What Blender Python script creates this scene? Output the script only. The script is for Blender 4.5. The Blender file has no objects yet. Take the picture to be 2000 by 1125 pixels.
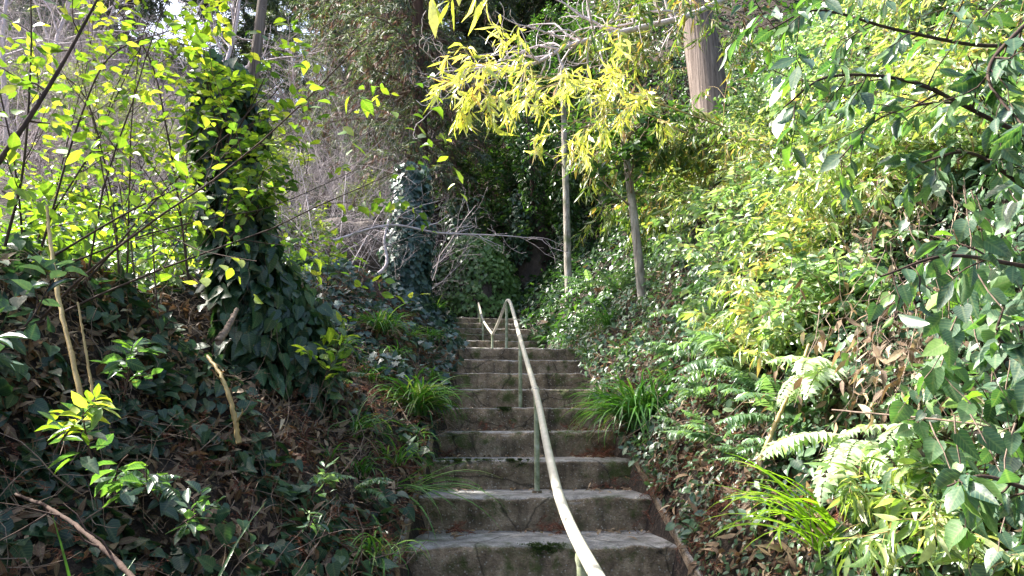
import bpy, math, random
import numpy as np

rng = np.random.default_rng(11)
random.seed(5)
S = bpy.context.scene
C = S.collection
R = math.radians

# ------------------------------------------------------------------ camera geometry
CAM = np.array([-0.218, 0.0, 1.6]); PITCH = 0.1968; YAW = 0.0207; F = 1333.3
_f = np.array([math.sin(YAW)*math.cos(PITCH), math.cos(YAW)*math.cos(PITCH), math.sin(PITCH)])
_r = np.array([math.cos(YAW), -math.sin(YAW), 0.0])
_u = np.cross(_r, _f)

def P(px, py, d):
    """point in the place seen in direction (px, py), d metres north of the camera"""
    v = _f + _r*((px-1000)/F) - _u*((py-562.5)/F)
    return CAM + v*(d/v[1])

# ------------------------------------------------------------------ noise / terrain
def _h(ix, iy, s):
    n = (ix.astype(np.int64)*374761393 + iy.astype(np.int64)*668265263 + s*1442695041) & 0x7fffffff
    n = (n ^ (n >> 13))*1274126177 & 0x7fffffff
    return ((n ^ (n >> 16)) & 0xffff)/65535.0

def vn(x, y, s=0):
    x = np.asarray(x, float); y = np.asarray(y, float)
    ix = np.floor(x); iy = np.floor(y); fx = x-ix; fy = y-iy
    fx = fx*fx*(3-2*fx); fy = fy*fy*(3-2*fy)
    a = _h(ix, iy, s); b = _h(ix+1, iy, s); c = _h(ix, iy+1, s); d = _h(ix+1, iy+1, s)
    return (a*(1-fx)+b*fx)*(1-fy)+(c*(1-fx)+d*fx)*fy

def fbm(x, y, s=0, o=3):
    t = 0; a = .5
    for k in range(o):
        t = t+a*(vn(x*2**k, y*2**k, s+k)-.5); a *= .5
    return t

def sst(a, b, x):
    t = np.clip((x-a)/(b-a), 0, 1); return t*t*(3-2*t)

TR, RI, Y0, Z0, HW = .52, .178, 3.515, 1.017, .669
ZL = Z0+8*RI
def cxf(y):
    y = np.asarray(y, float)
    return np.interp(y, [7.7, 10.2, 13.7, 17, 22], [0, -.1, -.45, -1.4, -3.0])
def pz(y):
    y = np.asarray(y, float)
    return np.interp(y, [-30, -6, Y0, 7.675, 10.2, 13.7, 17, 60], [-3.4, Z0-(Y0+6)*RI/TR, Z0, ZL, ZL, 3.63, 3.8, 6])

def ground(x, y, rough=True):
    x = np.asarray(x, float); y = np.asarray(y, float)
    cx = cxf(y); p = pz(y)
    ul = cx-HW-x; ur = x-cx-HW
    # left bank
    L = np.maximum(ul, 0)
    zl = p+.04+.72*np.minimum(L, 1.15)
    wall = sst(1.0, 1.65, L)*np.maximum(0, np.interp(y, [1.5, 4.5], [1.95, 2.5])-(p+.83))
    zl = zl+wall+.22*np.maximum(0, L-1.4)*sst(5, 8, y)+.07*np.maximum(0, L-1.8)
    # right bank
    Q = np.maximum(ur, 0)
    f = np.interp(y, [6, 8.5], [1.3, .95])
    zr = p+.04+f*np.minimum(Q, 1.2)+1.55*np.clip(Q-1.2, 0, 2.6)+.7*np.maximum(0, Q-3.8)*np.exp(-np.maximum(0, Q-3.8)/30)
    mid = p-.26*sst(0.0, -.06, np.maximum(ul, ur))*(y < 13.9)
    z = np.where(ul > 0, zl, np.where(ur > 0, zr, mid))
    # hill behind
    start = 13.0+2.6*sst(-3.2, -1.6, x)*(1-sst(1.2, 3, x))
    hill = np.interp(y-start, [0, 1.2, 6, 24, 60, 400], [0, 1.3, 4.2, 16, 24, 30])
    hill = hill*np.interp(x, [-200, -40, -9, 0, 40, 200], [1.25, 1.1, .62, 1.0, 1.1, 1.3])
    z = z+hill
    if rough:
        m = sst(-.02, .25, np.maximum(ul, ur))
        z = z+m*(fbm(x*1.3, y*1.3, 3)*.28+fbm(x*5, y*5, 9)*.09)
        z = z+sst(16, 25, y)*fbm(x*.25, y*.25, 21)*3.0
    return z

def hit(px, py, lift=0.0):
    v = P(px, py, 1.0)-CAM
    t = np.concatenate([np.arange(.8, 20, .01), np.arange(20, 90, .05)])
    q = CAM[None]+v[None]*t[:, None]
    g = ground(q[:, 0], q[:, 1])
    k = np.argmax(q[:, 2] < g)
    if q[k, 2] >= g[k]: k = len(t)-1
    return np.array([q[k, 0], q[k, 1], g[k]+lift])

def gp(x, y, lift=0.0): return np.array([x, y, float(ground(x, y))+lift])

def gnormal(x, y):
    e = .05
    nx = -(ground(x+e, y)-ground(x-e, y))/(2*e); ny = -(ground(x, y+e)-ground(x, y-e))/(2*e)
    n = np.stack([nx, ny, np.ones_like(nx)], -1)
    return n/np.linalg.norm(n, axis=-1, keepdims=True)

# ------------------------------------------------------------------ mesh buffer
def unit(v): return v/(np.linalg.norm(v, axis=-1, keepdims=True)+1e-9)

class Buf:
    def __init__(s): s.v = []; s.a = []; s.q = []; s.t = []; s.n = 0
    def add(s, V, quads=None, tris=None, A=None):
        V = np.asarray(V, float).reshape(-1, 3)
        s.v.append(V)
        s.a.append(np.zeros((len(V), 3)) if A is None else np.asarray(A, float).reshape(-1, 3))
        if quads is not None and len(quads): s.q.append(np.asarray(quads).reshape(-1, 4)+s.n)
        if tris is not None and len(tris): s.t.append(np.asarray(tris).reshape(-1, 3)+s.n)
        s.n += len(V)
    def build(s, name, mat, parent=None, smooth=True, origin=None):
        me = bpy.data.meshes.new(name)
        V = np.concatenate(s.v) if s.v else np.zeros((0, 3))
        if origin is not None: V = V-np.asarray(origin)
        A = np.concatenate(s.a) if s.a else np.zeros((0, 3))
        q = np.concatenate(s.q) if s.q else np.zeros((0, 4), int)
        t = np.concatenate(s.t) if s.t else np.zeros((0, 3), int)
        me.vertices.add(len(V)); me.vertices.foreach_set('co', V.astype(np.float32).ravel())
        me.loops.add(q.size+t.size)
        me.loops.foreach_set('vertex_index', np.concatenate([q.ravel(), t.ravel()]).astype(np.int32))
        me.polygons.add(len(q)+len(t))
        st = np.concatenate([np.arange(len(q))*4, q.size+np.arange(len(t))*3])
        me.polygons.foreach_set('loop_start', st.astype(np.int32))
        me.update(calc_edges=True)
        at = me.attributes.new('lf', 'FLOAT_VECTOR', 'POINT')
        at.data.foreach_set('vector', A.astype(np.float32).ravel())
        if smooth: me.polygons.foreach_set('use_smooth', np.ones(len(q)+len(t), bool))
        me.materials.append(mat)
        o = bpy.data.objects.new(name, me); C.objects.link(o)
        if parent is not None: o.parent = parent
        return o

def tag(o, label=None, cat=None, group=None, kind=None):
    if label: o['label'] = label
    if cat: o['category'] = cat
    if group: o['group'] = group
    if kind: o['kind'] = kind
    return o

def empty(name, loc, label, cat, group=None, rz=0.0, sc=1.0):
    o = bpy.data.objects.new(name, None); C.objects.link(o)
    o.location = tuple(float(a) for a in loc); o.rotation_euler = (0, 0, rz); o.scale = (sc, sc, sc)
    o.empty_display_size = .2
    return tag(o, label, cat, group)

def dup(root, loc, rz, sc, label=None, group=None):
    r = root.copy(); C.objects.link(r)
    r.location = tuple(float(a) for a in loc); r.rotation_euler = (0, 0, rz); r.scale = (sc, sc, sc)
    if label: r['label'] = label
    if group: r['group'] = group
    for ch in list(root.children):
        c = ch.copy(); C.objects.link(c); c.parent = r
        for g in list(ch.children):
            d = g.copy(); C.objects.link(d); d.parent = c
    return r

# leaf templates: verts (across, along, lift), faces
def tmpl(kind):
    if kind == 'heart':
        v = [(0, .02, 0), (.30, -.08, .03), (.5, .12, .05), (.45, .4, .03), (.24, .72, -.02), (0, 1, -.14),
             (-.24, .72, -.02), (-.45, .4, .03), (-.5, .12, .05), (-.30, -.08, .03), (0, .45, -.03)]
        q = [(0, 1, 2, 10), (10, 2, 3, 4), (0, 10, 8, 9), (10, 6, 7, 8)]; t = [(10, 4, 5), (10, 5, 6)]
    elif kind == 'ivy':   # lobed
        v = [(0, .05, 0), (.25, -.06, .02), (.55, .1, .04), (.36, .36, .02), (.5, .55, .02), (.2, .66, -.02), (0, 1, -.12),
             (-.2, .66, -.02), (-.5, .55, .02), (-.36, .36, .02), (-.55, .1, .04), (-.25, -.06, .02), (0, .4, -.02)]
        q = [(0, 1, 2, 12), (12, 2, 3, 4), (12, 4, 5, 6), (0, 12, 10, 11), (12, 8, 9, 10), (12, 6, 7, 8)]; t = []
    elif kind == 'ovate':
        v = [(0, 0, 0), (.32, .2, .06), (.5, .45, .07), (.3, .75, .02), (0, 1, -.1), (-.3, .75, .02), (-.5, .45, .07), (-.32, .2, .06), (0, .45, 0)]
        q = [(0, 1, 2, 8), (8, 2, 3, 4), (0, 8, 6, 7), (8, 4, 5, 6)]; t = []
    elif kind == 'lance':
        v = [(0, 0, 0), (.5, .25, .04), (0, .3, .0), (-.5, .25, .04), (.42, .6, -.03), (0, .62, -.07), (-.42, .6, -.03), (0, 1, -.28)]
        q = [(2, 1, 4, 5), (3, 2, 5, 6)]; t = [(0, 1, 2), (0, 2, 3), (5, 4, 7), (6, 5, 7)]
    elif kind == 'dia':
        v = [(0, 0, 0), (.5, .45, .08), (0, 1, -.08), (-.5, .45, .08)]; q = []; t = [(0, 1, 2), (0, 2, 3)]
    elif kind == 'needle':
        v = [(-.5, 0, 0), (.5, 0, 0), (0, 1, -.1)]; q = []; t = [(0, 1, 2)]
    return np.array(v, float), np.array(q, int).reshape(-1, 4), np.array(t, int).reshape(-1, 3)

def leaves(buf, pos, d, n, L, W, kind, tone=None, var=.5):
    """vectorised leaves: pos, tip direction d, face normal n, length L, width W"""
    pos = np.asarray(pos, float).reshape(-1, 3); k = len(pos)
    if k == 0: return
    tv, tq, tt = tmpl(kind)
    d = unit(np.broadcast_to(d, (k, 3))); x = unit(np.cross(d, np.broadcast_to(n, (k, 3)))); z = np.cross(x, d)
    L = np.broadcast_to(L, (k,)); W = np.broadcast_to(W, (k,))
    bend = rng.normal(0, .8, k)+1.1
    twist = rng.normal(0, .25, k)
    V = pos[:, None]+x[:, None]*(tv[None, :, 0]*W[:, None])[..., None]+d[:, None]*(tv[None, :, 1]*L[:, None])[..., None] \
        + z[:, None]*((tv[None, :, 2]*bend[:, None]+tv[None, :, 0]*tv[None, :, 1]*twist[:, None])*L[:, None])[..., None]
    r = rng.random(k) if tone is None else np.clip(tone+rng.normal(0, .16, k), 0, 1)
    A = np.zeros((k, len(tv), 3)); A[..., 0] = r[:, None]; A[..., 1] = np.abs(tv[:, 0])[None]*2; A[..., 2] = tv[:, 1][None]
    o = (np.arange(k)*len(tv))[:, None, None]
    buf.add(V, (tq[None]+o) if len(tq) else None, (tt[None]+o) if len(tt) else None, A)

def tubes(buf, PL, RA, sides=4, tone=.5, cap=False):
    """PL (n,m,3) polylines, RA (n,m) radii"""
    PL = np.asarray(PL, float); RA = np.asarray(RA, float)
    if PL.ndim == 2: PL = PL[None]; RA = RA[None]
    n, m, _ = PL.shape
    if n == 0: return
    T = unit(np.gradient(PL, axis=1))
    ref = np.where(np.abs(T[:, :1, 2:3]) > .8, np.array([1., .1, 0]), np.array([.1, 0, 1.]))
    ref = np.broadcast_to(ref, T.shape)
    X = unit(np.cross(T, ref)); Y = np.cross(T, X)
    a = np.arange(sides)*2*np.pi/sides
    V = PL[:, :, None]+RA[:, :, None, None]*(X[:, :, None]*np.cos(a)[None, None, :, None]+Y[:, :, None]*np.sin(a)[None, None, :, None])
    A = np.zeros(V.shape); A[..., 0] = np.broadcast_to(np.asarray(tone), (n,))[:, None, None] if np.ndim(tone) else tone
    A[..., 2] = np.linspace(0, 1, m)[None, :, None]
    i = np.arange(m-1)[:, None]; j = np.arange(sides)[None]
    jn = (j+1) % sides
    q = np.stack([i*sides+j, i*sides+jn, (i+1)*sides+jn, (i+1)*sides+j], -1).reshape(-1, 4)
    q = (q[None]+(np.arange(n)*m*sides)[:, None, None])
    buf.add(V, q, None, A)
    if cap:
        for e in (0, m-1):
            for k in range(n):
                c = PL[k, e]; ring = V[k, e]
                vv = np.concatenate([ring, c[None]]); tt = [(s, (s+1) % sides, sides) for s in range(sides)]
                buf.add(vv, None, tt, np.tile(A[k, e, 0], (sides+1, 1)))

def curve_pts(pts, n):
    """Catmull-Rom through pts"""
    p = np.asarray(pts, float); p = np.vstack([2*p[0]-p[1], p, 2*p[-1]-p[-2]])
    m = len(p)-3; t = np.linspace(0, m-1e-6, n); i = t.astype(int); f = (t-i)[:, None]
    a, b, c, d = p[i], p[i+1], p[i+2], p[i+3]
    return .5*((2*b)+(-a+c)*f+(2*a-5*b+4*c-d)*f*f+(-a+3*b-3*c+d)*f**3)

def grow(start, d, L, r, m=6, wig=.15, grav=0.0, taper=.35):
    """vectorised wandering shoots"""
    start = np.asarray(start, float).reshape(-1, 3); n = len(start)
    d = unit(np.broadcast_to(d, (n, 3)).astype(float)).copy(); L = np.broadcast_to(L, (n,)); r = np.broadcast_to(r, (n,))
    pts = [start]; cur = start
    for k in range(m-1):
        d = unit(d+rng.normal(0, wig, (n, 3))+np.array([0, 0, -grav]))
        cur = cur+d*(L/(m-1))[:, None]; pts.append(cur)
    PL = np.stack(pts, 1); RA = r[:, None]*np.linspace(1, taper, m)[None]
    return PL, RA

def kids(PL, RA, n, lr=(.4, .7), ang=(35, 70), t0=.2, m=5, wig=.2, grav=0.0, rr=.55, up=0.0, taper=.35):
    N, M, _ = PL.shape
    t = (t0+(1-t0)*(np.arange(n)[None]+rng.random((N, n)))/n)*(M-1)*.999
    i = np.clip(t.astype(int), 0, M-2); f = (t-i)[..., None]
    idx = np.arange(N)[:, None]
    a = PL[idx, i]; b = PL[idx, i+1]; pos = a+(b-a)*f
    tan = unit(b-a)
    rad = RA[idx, i]+(RA[idx, i+1]-RA[idx, i])*f[..., 0]
    ln = np.linalg.norm(np.diff(PL, axis=1), axis=2).sum(1)
    side = unit(np.cross(tan, rng.normal(0, 1, tan.shape)))
    an = np.radians(rng.uniform(*ang, (N, n)))[..., None]
    d = unit(tan*np.cos(an)+side*np.sin(an)+np.array([0, 0, up]))
    L = (ln[:, None]*rng.uniform(*lr, (N, n))*(1-.35*t/(M-1)))
    return grow(pos.reshape(-1, 3), d.reshape(-1, 3), L.ravel(), (rad*rr).ravel(), m, wig, grav, taper)

def leaf_on(buf, PL, n, L, kind, wr=.5, t0=.15, grav=.4, spread=1.0, tone=None, up=(0, 0, 1), flat=.6):
    N, M, _ = PL.shape
    t = (t0+(1-t0)*(np.arange(n)[None]+rng.random((N, n))*.9)/n)*(M-1)*.999
    i = np.clip(t.astype(int), 0, M-2); f = (t-i)[..., None]; idx = np.arange(N)[:, None]
    a = PL[idx, i]; b = PL[idx, i+1]; pos = (a+(b-a)*f).reshape(-1, 3); tan = unit(b-a).reshape(-1, 3)
    side = unit(np.cross(tan, np.array(up)))*np.where(np.arange(len(pos)) % 2, 1, -1)[:, None]
    d = unit(tan*.6+side*spread+rng.normal(0, .35, pos.shape)+np.array([0, 0, -grav]))
    nn = unit(np.array(up)*flat+rng.normal(0, .45, pos.shape))
    ln = rng.uniform(L[0], L[1], len(pos))
    tn = None if tone is None else tone
    leaves(buf, pos+d*ln[:, None]*.08, d, nn, ln, ln*wr*rng.uniform(.8, 1.15, len(pos)), kind, tn)

# ------------------------------------------------------------------ materials
def newmat(name):
    m = bpy.data.materials.new(name); m.use_nodes = True; nt = m.node_tree; nt.nodes.clear()
    out = nt.nodes.new('ShaderNodeOutputMaterial'); return m, nt, out
def N(nt, t, **k):
    n = nt.nodes.new(t)
    for a, b in k.items(): setattr(n, a, b)
    return n
def ramp(nt, stops):
    r = N(nt, 'ShaderNodeValToRGB'); cr = r.color_ramp
    while len(cr.elements) < len(stops): cr.elements.new(.5)
    for e, (p, c) in zip(cr.elements, stops): e.position = p; e.color = (*c, 1)
    return r
def noise(nt, scale, detail=3, rough=.55, vec=None, dist=0):
    n = N(nt, 'ShaderNodeTexNoise'); n.inputs['Scale'].default_value = scale; n.inputs['Detail'].default_value = detail
    n.inputs['Roughness'].default_value = rough; n.inputs['Distortion'].default_value = dist
    if vec is not None: nt.links.new(vec, n.inputs['Vector'])
    return n
def mixc(nt, fac, a, b, mode='MIX'):
    m = N(nt, 'ShaderNodeMix', data_type='RGBA', blend_type=mode)
    for s, v in ((m.inputs[0], fac), (m.inputs[6], a), (m.inputs[7], b)):
        if hasattr(v, 'links') or hasattr(v, 'is_linked'): nt.links.new(v, s)
        elif isinstance(v, (int, float)): s.default_value = v
        else: s.default_value = (*v, 1)
    return m.outputs[2]
def mrange(nt, v, a, b, c=0, d=1):
    m = N(nt, 'ShaderNodeMapRange'); nt.links.new(v, m.inputs[0])
    for i, x in zip((1, 2, 3, 4), (a, b, c, d)): m.inputs[i].default_value = x
    return m.outputs[0]
def mapping(nt, scale=(1, 1, 1), coord='Object'):
    tc = N(nt, 'ShaderNodeTexCoord'); mp = N(nt, 'ShaderNodeMapping'); mp.inputs['Scale'].default_value = scale
    nt.links.new(tc.outputs[coord], mp.inputs['Vector']); return mp.outputs[0]

def leafmat(name, stops, trans=.4, rough=.42, tcol=(1.0, 1.15, .45), rib=.25, spec=.5, clump=1.2, tgain=1.6):
    m, nt, out = newmat(name)
    at = N(nt, 'ShaderNodeAttribute', attribute_name='lf'); sp = N(nt, 'ShaderNodeSeparateXYZ'); nt.links.new(at.outputs['Vector'], sp.inputs[0])
    geo = N(nt, 'ShaderNodeNewGeometry')
    nz = noise(nt, clump, 2, .5, geo.outputs['Position'])
    r = ramp(nt, stops)
    ad = N(nt, 'ShaderNodeMath', operation='ADD'); nt.links.new(sp.outputs[0], ad.inputs[0]); nt.links.new(mrange(nt, nz.outputs[0], .3, .7, -.18, .18), ad.inputs[1])
    nt.links.new(ad.outputs[0], r.inputs[0])
    fine = noise(nt, 60, 2, .6, geo.outputs['Position'])
    c1 = mixc(nt, 1.0, r.outputs[0], mrange(nt, fine.outputs[0], .25, .75, .72, 1.25), 'MULTIPLY')
    mid = mrange(nt, sp.outputs[1], 0, .16, rib, 0)
    vb = N(nt, 'ShaderNodeMath', operation='MULTIPLY'); nt.links.new(sp.outputs[2], vb.inputs[0]); vb.inputs[1].default_value = 8.0
    vg = N(nt, 'ShaderNodeMath', operation='MULTIPLY_ADD'); nt.links.new(sp.outputs[1], vg.inputs[0]); vg.inputs[1].default_value = -1.8; nt.links.new(vb.outputs[0], vg.inputs[2])
    vf = N(nt, 'ShaderNodeMath', operation='PINGPONG'); nt.links.new(vg.outputs[0], vf.inputs[0]); vf.inputs[1].default_value = .5
    c1 = mixc(nt, mrange(nt, vf.outputs[0], 0, .14, rib*1.3, 0), c1, (.35, .42, .2))
    spot = noise(nt, 26, 3, .7, geo.outputs['Position'])
    c1 = mixc(nt, mrange(nt, spot.outputs[0], .66, .74, 0, .75), c1, (.26, .19, .09))
    c2 = mixc(nt, mid, c1, (.45, .5, .25))
    pr = N(nt, 'ShaderNodeBsdfPrincipled'); nt.links.new(c2, pr.inputs['Base Color'])
    pr.inputs['Roughness'].default_value = rough; pr.inputs['Specular IOR Level'].default_value = spec
    bp = N(nt, 'ShaderNodeBump'); bp.inputs['Strength'].default_value = .25; bp.inputs['Distance'].default_value = .004
    nt.links.new(fine.outputs[0], bp.inputs['Height']); nt.links.new(bp.outputs[0], pr.inputs['Normal'])
    tr = N(nt, 'ShaderNodeBsdfTranslucent')
    tc = mixc(nt, 1.0, c2, tuple(a*tgain for a in tcol), 'MULTIPLY'); nt.links.new(tc, tr.inputs['Color'])
    mx = N(nt, 'ShaderNodeMixShader'); mx.inputs[0].default_value = trans
    nt.links.new(pr.outputs[0], mx.inputs[1]); nt.links.new(tr.outputs[0], mx.inputs[2]); nt.links.new(mx.outputs[0], out.inputs[0])
    return m

def barkmat(name, a, b, scale=(14, 14, 1.6), bump=.6, moss=None, rough=.9):
    m, nt, out = newmat(name)
    v = mapping(nt, scale); n1 = noise(nt, 1.0, 5, .65, v, .6)
    at = N(nt, 'ShaderNodeAttribute', attribute_name='lf'); sp = N(nt, 'ShaderNodeSeparateXYZ'); nt.links.new(at.outputs['Vector'], sp.inputs[0])
    r = ramp(nt, [(.3, a), (.7, b)]); nt.links.new(n1.outputs[0], r.inputs[0])
    c = mixc(nt, 1.0, r.outputs[0], mrange(nt, sp.outputs[0], 0, 1, .6, 1.4), 'MULTIPLY')
    if moss:
        n2 = noise(nt, 3.0, 3, .6, mapping(nt)); c = mixc(nt, mrange(nt, n2.outputs[0], .48, .62, 0, .8), c, moss)
    pr = N(nt, 'ShaderNodeBsdfPrincipled'); nt.links.new(c, pr.inputs['Base Color']); pr.inputs['Roughness'].default_value = rough
    pr.inputs['Specular IOR Level'].default_value = .25
    bp = N(nt, 'ShaderNodeBump'); bp.inputs['Strength'].default_value = bump; bp.inputs['Distance'].default_value = .02
    nt.links.new(n1.outputs[0], bp.inputs['Height']); nt.links.new(bp.outputs[0], pr.inputs['Normal']); nt.links.new(pr.outputs[0], out.inputs[0])
    return m

M = {}
M['ivy'] = leafmat('ivy_leaf', [(0, (.012, .038, .024)), (.5, (.028, .075, .04)), (.85, (.055, .125, .055)), (1, (.10, .18, .06))], .22, .36, rib=.12)
M['ivyblue'] = leafmat('blue_ivy_leaf', [(0, (.02, .05, .05)), (.5, (.045, .095, .09)), (1, (.09, .16, .13))], .15, .35, rib=.1)
M['cover'] = leafmat('ground_cover_leaf', [(0, (.035, .085, .045)), (.45, (.085, .165, .09)), (.8, (.16, .26, .14)), (1, (.28, .36, .2))], .25, .32, rib=.15, spec=.85)
M['lime'] = leafmat('lime_leaf', [(0, (.05, .13, .03)), (.45, (.13, .25, .04)), (.8, (.27, .38, .06)), (1, (.42, .48, .12))], .48, .4, rib=.12, tgain=1.5, tcol=(1.1, 1.05, .3))
M['near'] = leafmat('broad_leaf', [(0, (.03, .075, .05)), (.5, (.065, .13, .08)), (.8, (.10, .19, .08)), (1, (.18, .30, .06))], .33, .38, rib=.22, spec=.8, tgain=1.6, tcol=(1.0, 1.3, .35))
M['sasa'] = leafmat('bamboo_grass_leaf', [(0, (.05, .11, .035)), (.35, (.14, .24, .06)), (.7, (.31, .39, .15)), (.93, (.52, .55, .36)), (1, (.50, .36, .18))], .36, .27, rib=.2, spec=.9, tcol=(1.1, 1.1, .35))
M['bamboo'] = leafmat('bamboo_leaf', [(0, (.34, .42, .10)), (.45, (.58, .62, .20)), (.85, (.78, .74, .38)), (1, (.72, .52, .24))], .42, .28, rib=.08, spec=.9, tgain=1.4, tcol=(1.1, 1.1, .35))  # light bamboo copy; sunlit brightness raised into the leaf colour
M['bambood'] = leafmat('bamboo_leaf_shade_tone', [(0, (.04, .09, .02)), (.45, (.10, .17, .04)), (.75, (.2, .22, .06)), (1, (.34, .2, .08))], .4, .4, rib=.15)  # dark bamboo copy; shade put into the leaf colour
M['fernlit'] = leafmat('fern_leaf_sun_tone', [(0, (.2, .32, .13)), (1, (.5, .58, .38))], .3, .3, rib=.1, spec=.9)  # lighter fern copy; sunlight painted into the leaf colour
M['greenivy'] = leafmat('green_ivy_leaf', [(0, (.07, .13, .05)), (.5, (.15, .27, .09)), (1, (.28, .40, .15))], .25, .35, rib=.12)  # ivy copy with lifted colour, since the boulder gets little light
M['lush'] = leafmat('pale_shrub_leaf', [(0, (.06, .14, .06)), (.5, (.22, .33, .16)), (.9, (.46, .54, .36)), (1, (.45, .40, .2))], .32, .26, rib=.2, spec=.9)
M['grass'] = leafmat('strap_leaf', [(0, (.03, .10, .025)), (.5, (.06, .18, .03)), (.85, (.13, .28, .05)), (1, (.3, .38, .12))], .35, .33, rib=.1)
M['limegrass'] = leafmat('strap_leaf_sun_tone', [(0, (.12, .24, .02)), (.5, (.25, .4, .03)), (1, (.42, .5, .08))], .5, .35, rib=.1)  # brighter strap leaf copy with sunlight in its colour
M['fern'] = leafmat('fern_leaf', [(0, (.06, .13, .07)), (.5, (.12, .22, .11)), (1, (.24, .35, .2))], .34, .34, rib=.1, spec=.8)
M['evergreen'] = leafmat('evergreen_leaf', [(0, (.012, .04, .012)), (.5, (.03, .085, .02)), (.85, (.07, .16, .03)), (1, (.15, .25, .05))], .3, .33, rib=.1)
M['cedar'] = leafmat('cedar_needle', [(0, (.04, .06, .045)), (.5, (.08, .12, .075)), (.9, (.16, .2, .10)), (1, (.26, .28, .12))], .2, .6, rib=0, clump=.6)
M['cedarbrown'] = leafmat('brown_cedar_needle', [(0, (.05, .03, .028)), (.5, (.13, .075, .06)), (1, (.24, .14, .1))], .2, .7, rib=0, tcol=(1.1, .9, .7))
M['paleleaf'] = leafmat('olive_leaf', [(0, (.08, .12, .04)), (.5, (.17, .22, .06)), (1, (.35, .38, .1))], .4, .45, rib=0)
M['dead'] = leafmat('dead_leaf', [(0, (.07, .04, .028)), (.4, (.18, .105, .07)), (.8, (.36, .25, .16)), (1, (.6, .5, .36))], .2, .7, tcol=(1.1, .9, .6), rib=.2, tgain=1.2)
M['redneedle'] = leafmat('rust_cedar_litter', [(0, (.07, .025, .015)), (.5, (.16, .055, .03)), (1, (.28, .11, .06))], .12, .8, tcol=(1, .8, .6), rib=0)
M['twig'] = barkmat('twig_bark', (.10, .07, .055), (.32, .24, .19), (30, 30, 30), .2)
M['paletwig'] = barkmat('pale_twig_bark', (.30, .25, .26), (.60, .53, .55), (20, 20, 20), .2)
M['darkstem'] = barkmat('dark_stem_bark', (.03, .02, .018), (.10, .065, .05), (30, 30, 8), .3)
M['cane'] = barkmat('dry_cane', (.25, .17, .07), (.5, .38, .18), (30, 30, 5), .15, rough=.5)
M['palebark'] = barkmat('pale_cedar_bark', (.05, .036, .03), (.30, .24, .21), (24, 24, .9), 1.5)
M['cedarbark'] = barkmat('dark_cedar_bark', (.04, .025, .02), (.15, .09, .07), (20, 20, 1.2), .9)
M['mossbark'] = barkmat('mossy_bark', (.10, .08, .065), (.46, .42, .37), (22, 22, 4), .9, moss=(.08, .10, .045))

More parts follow.
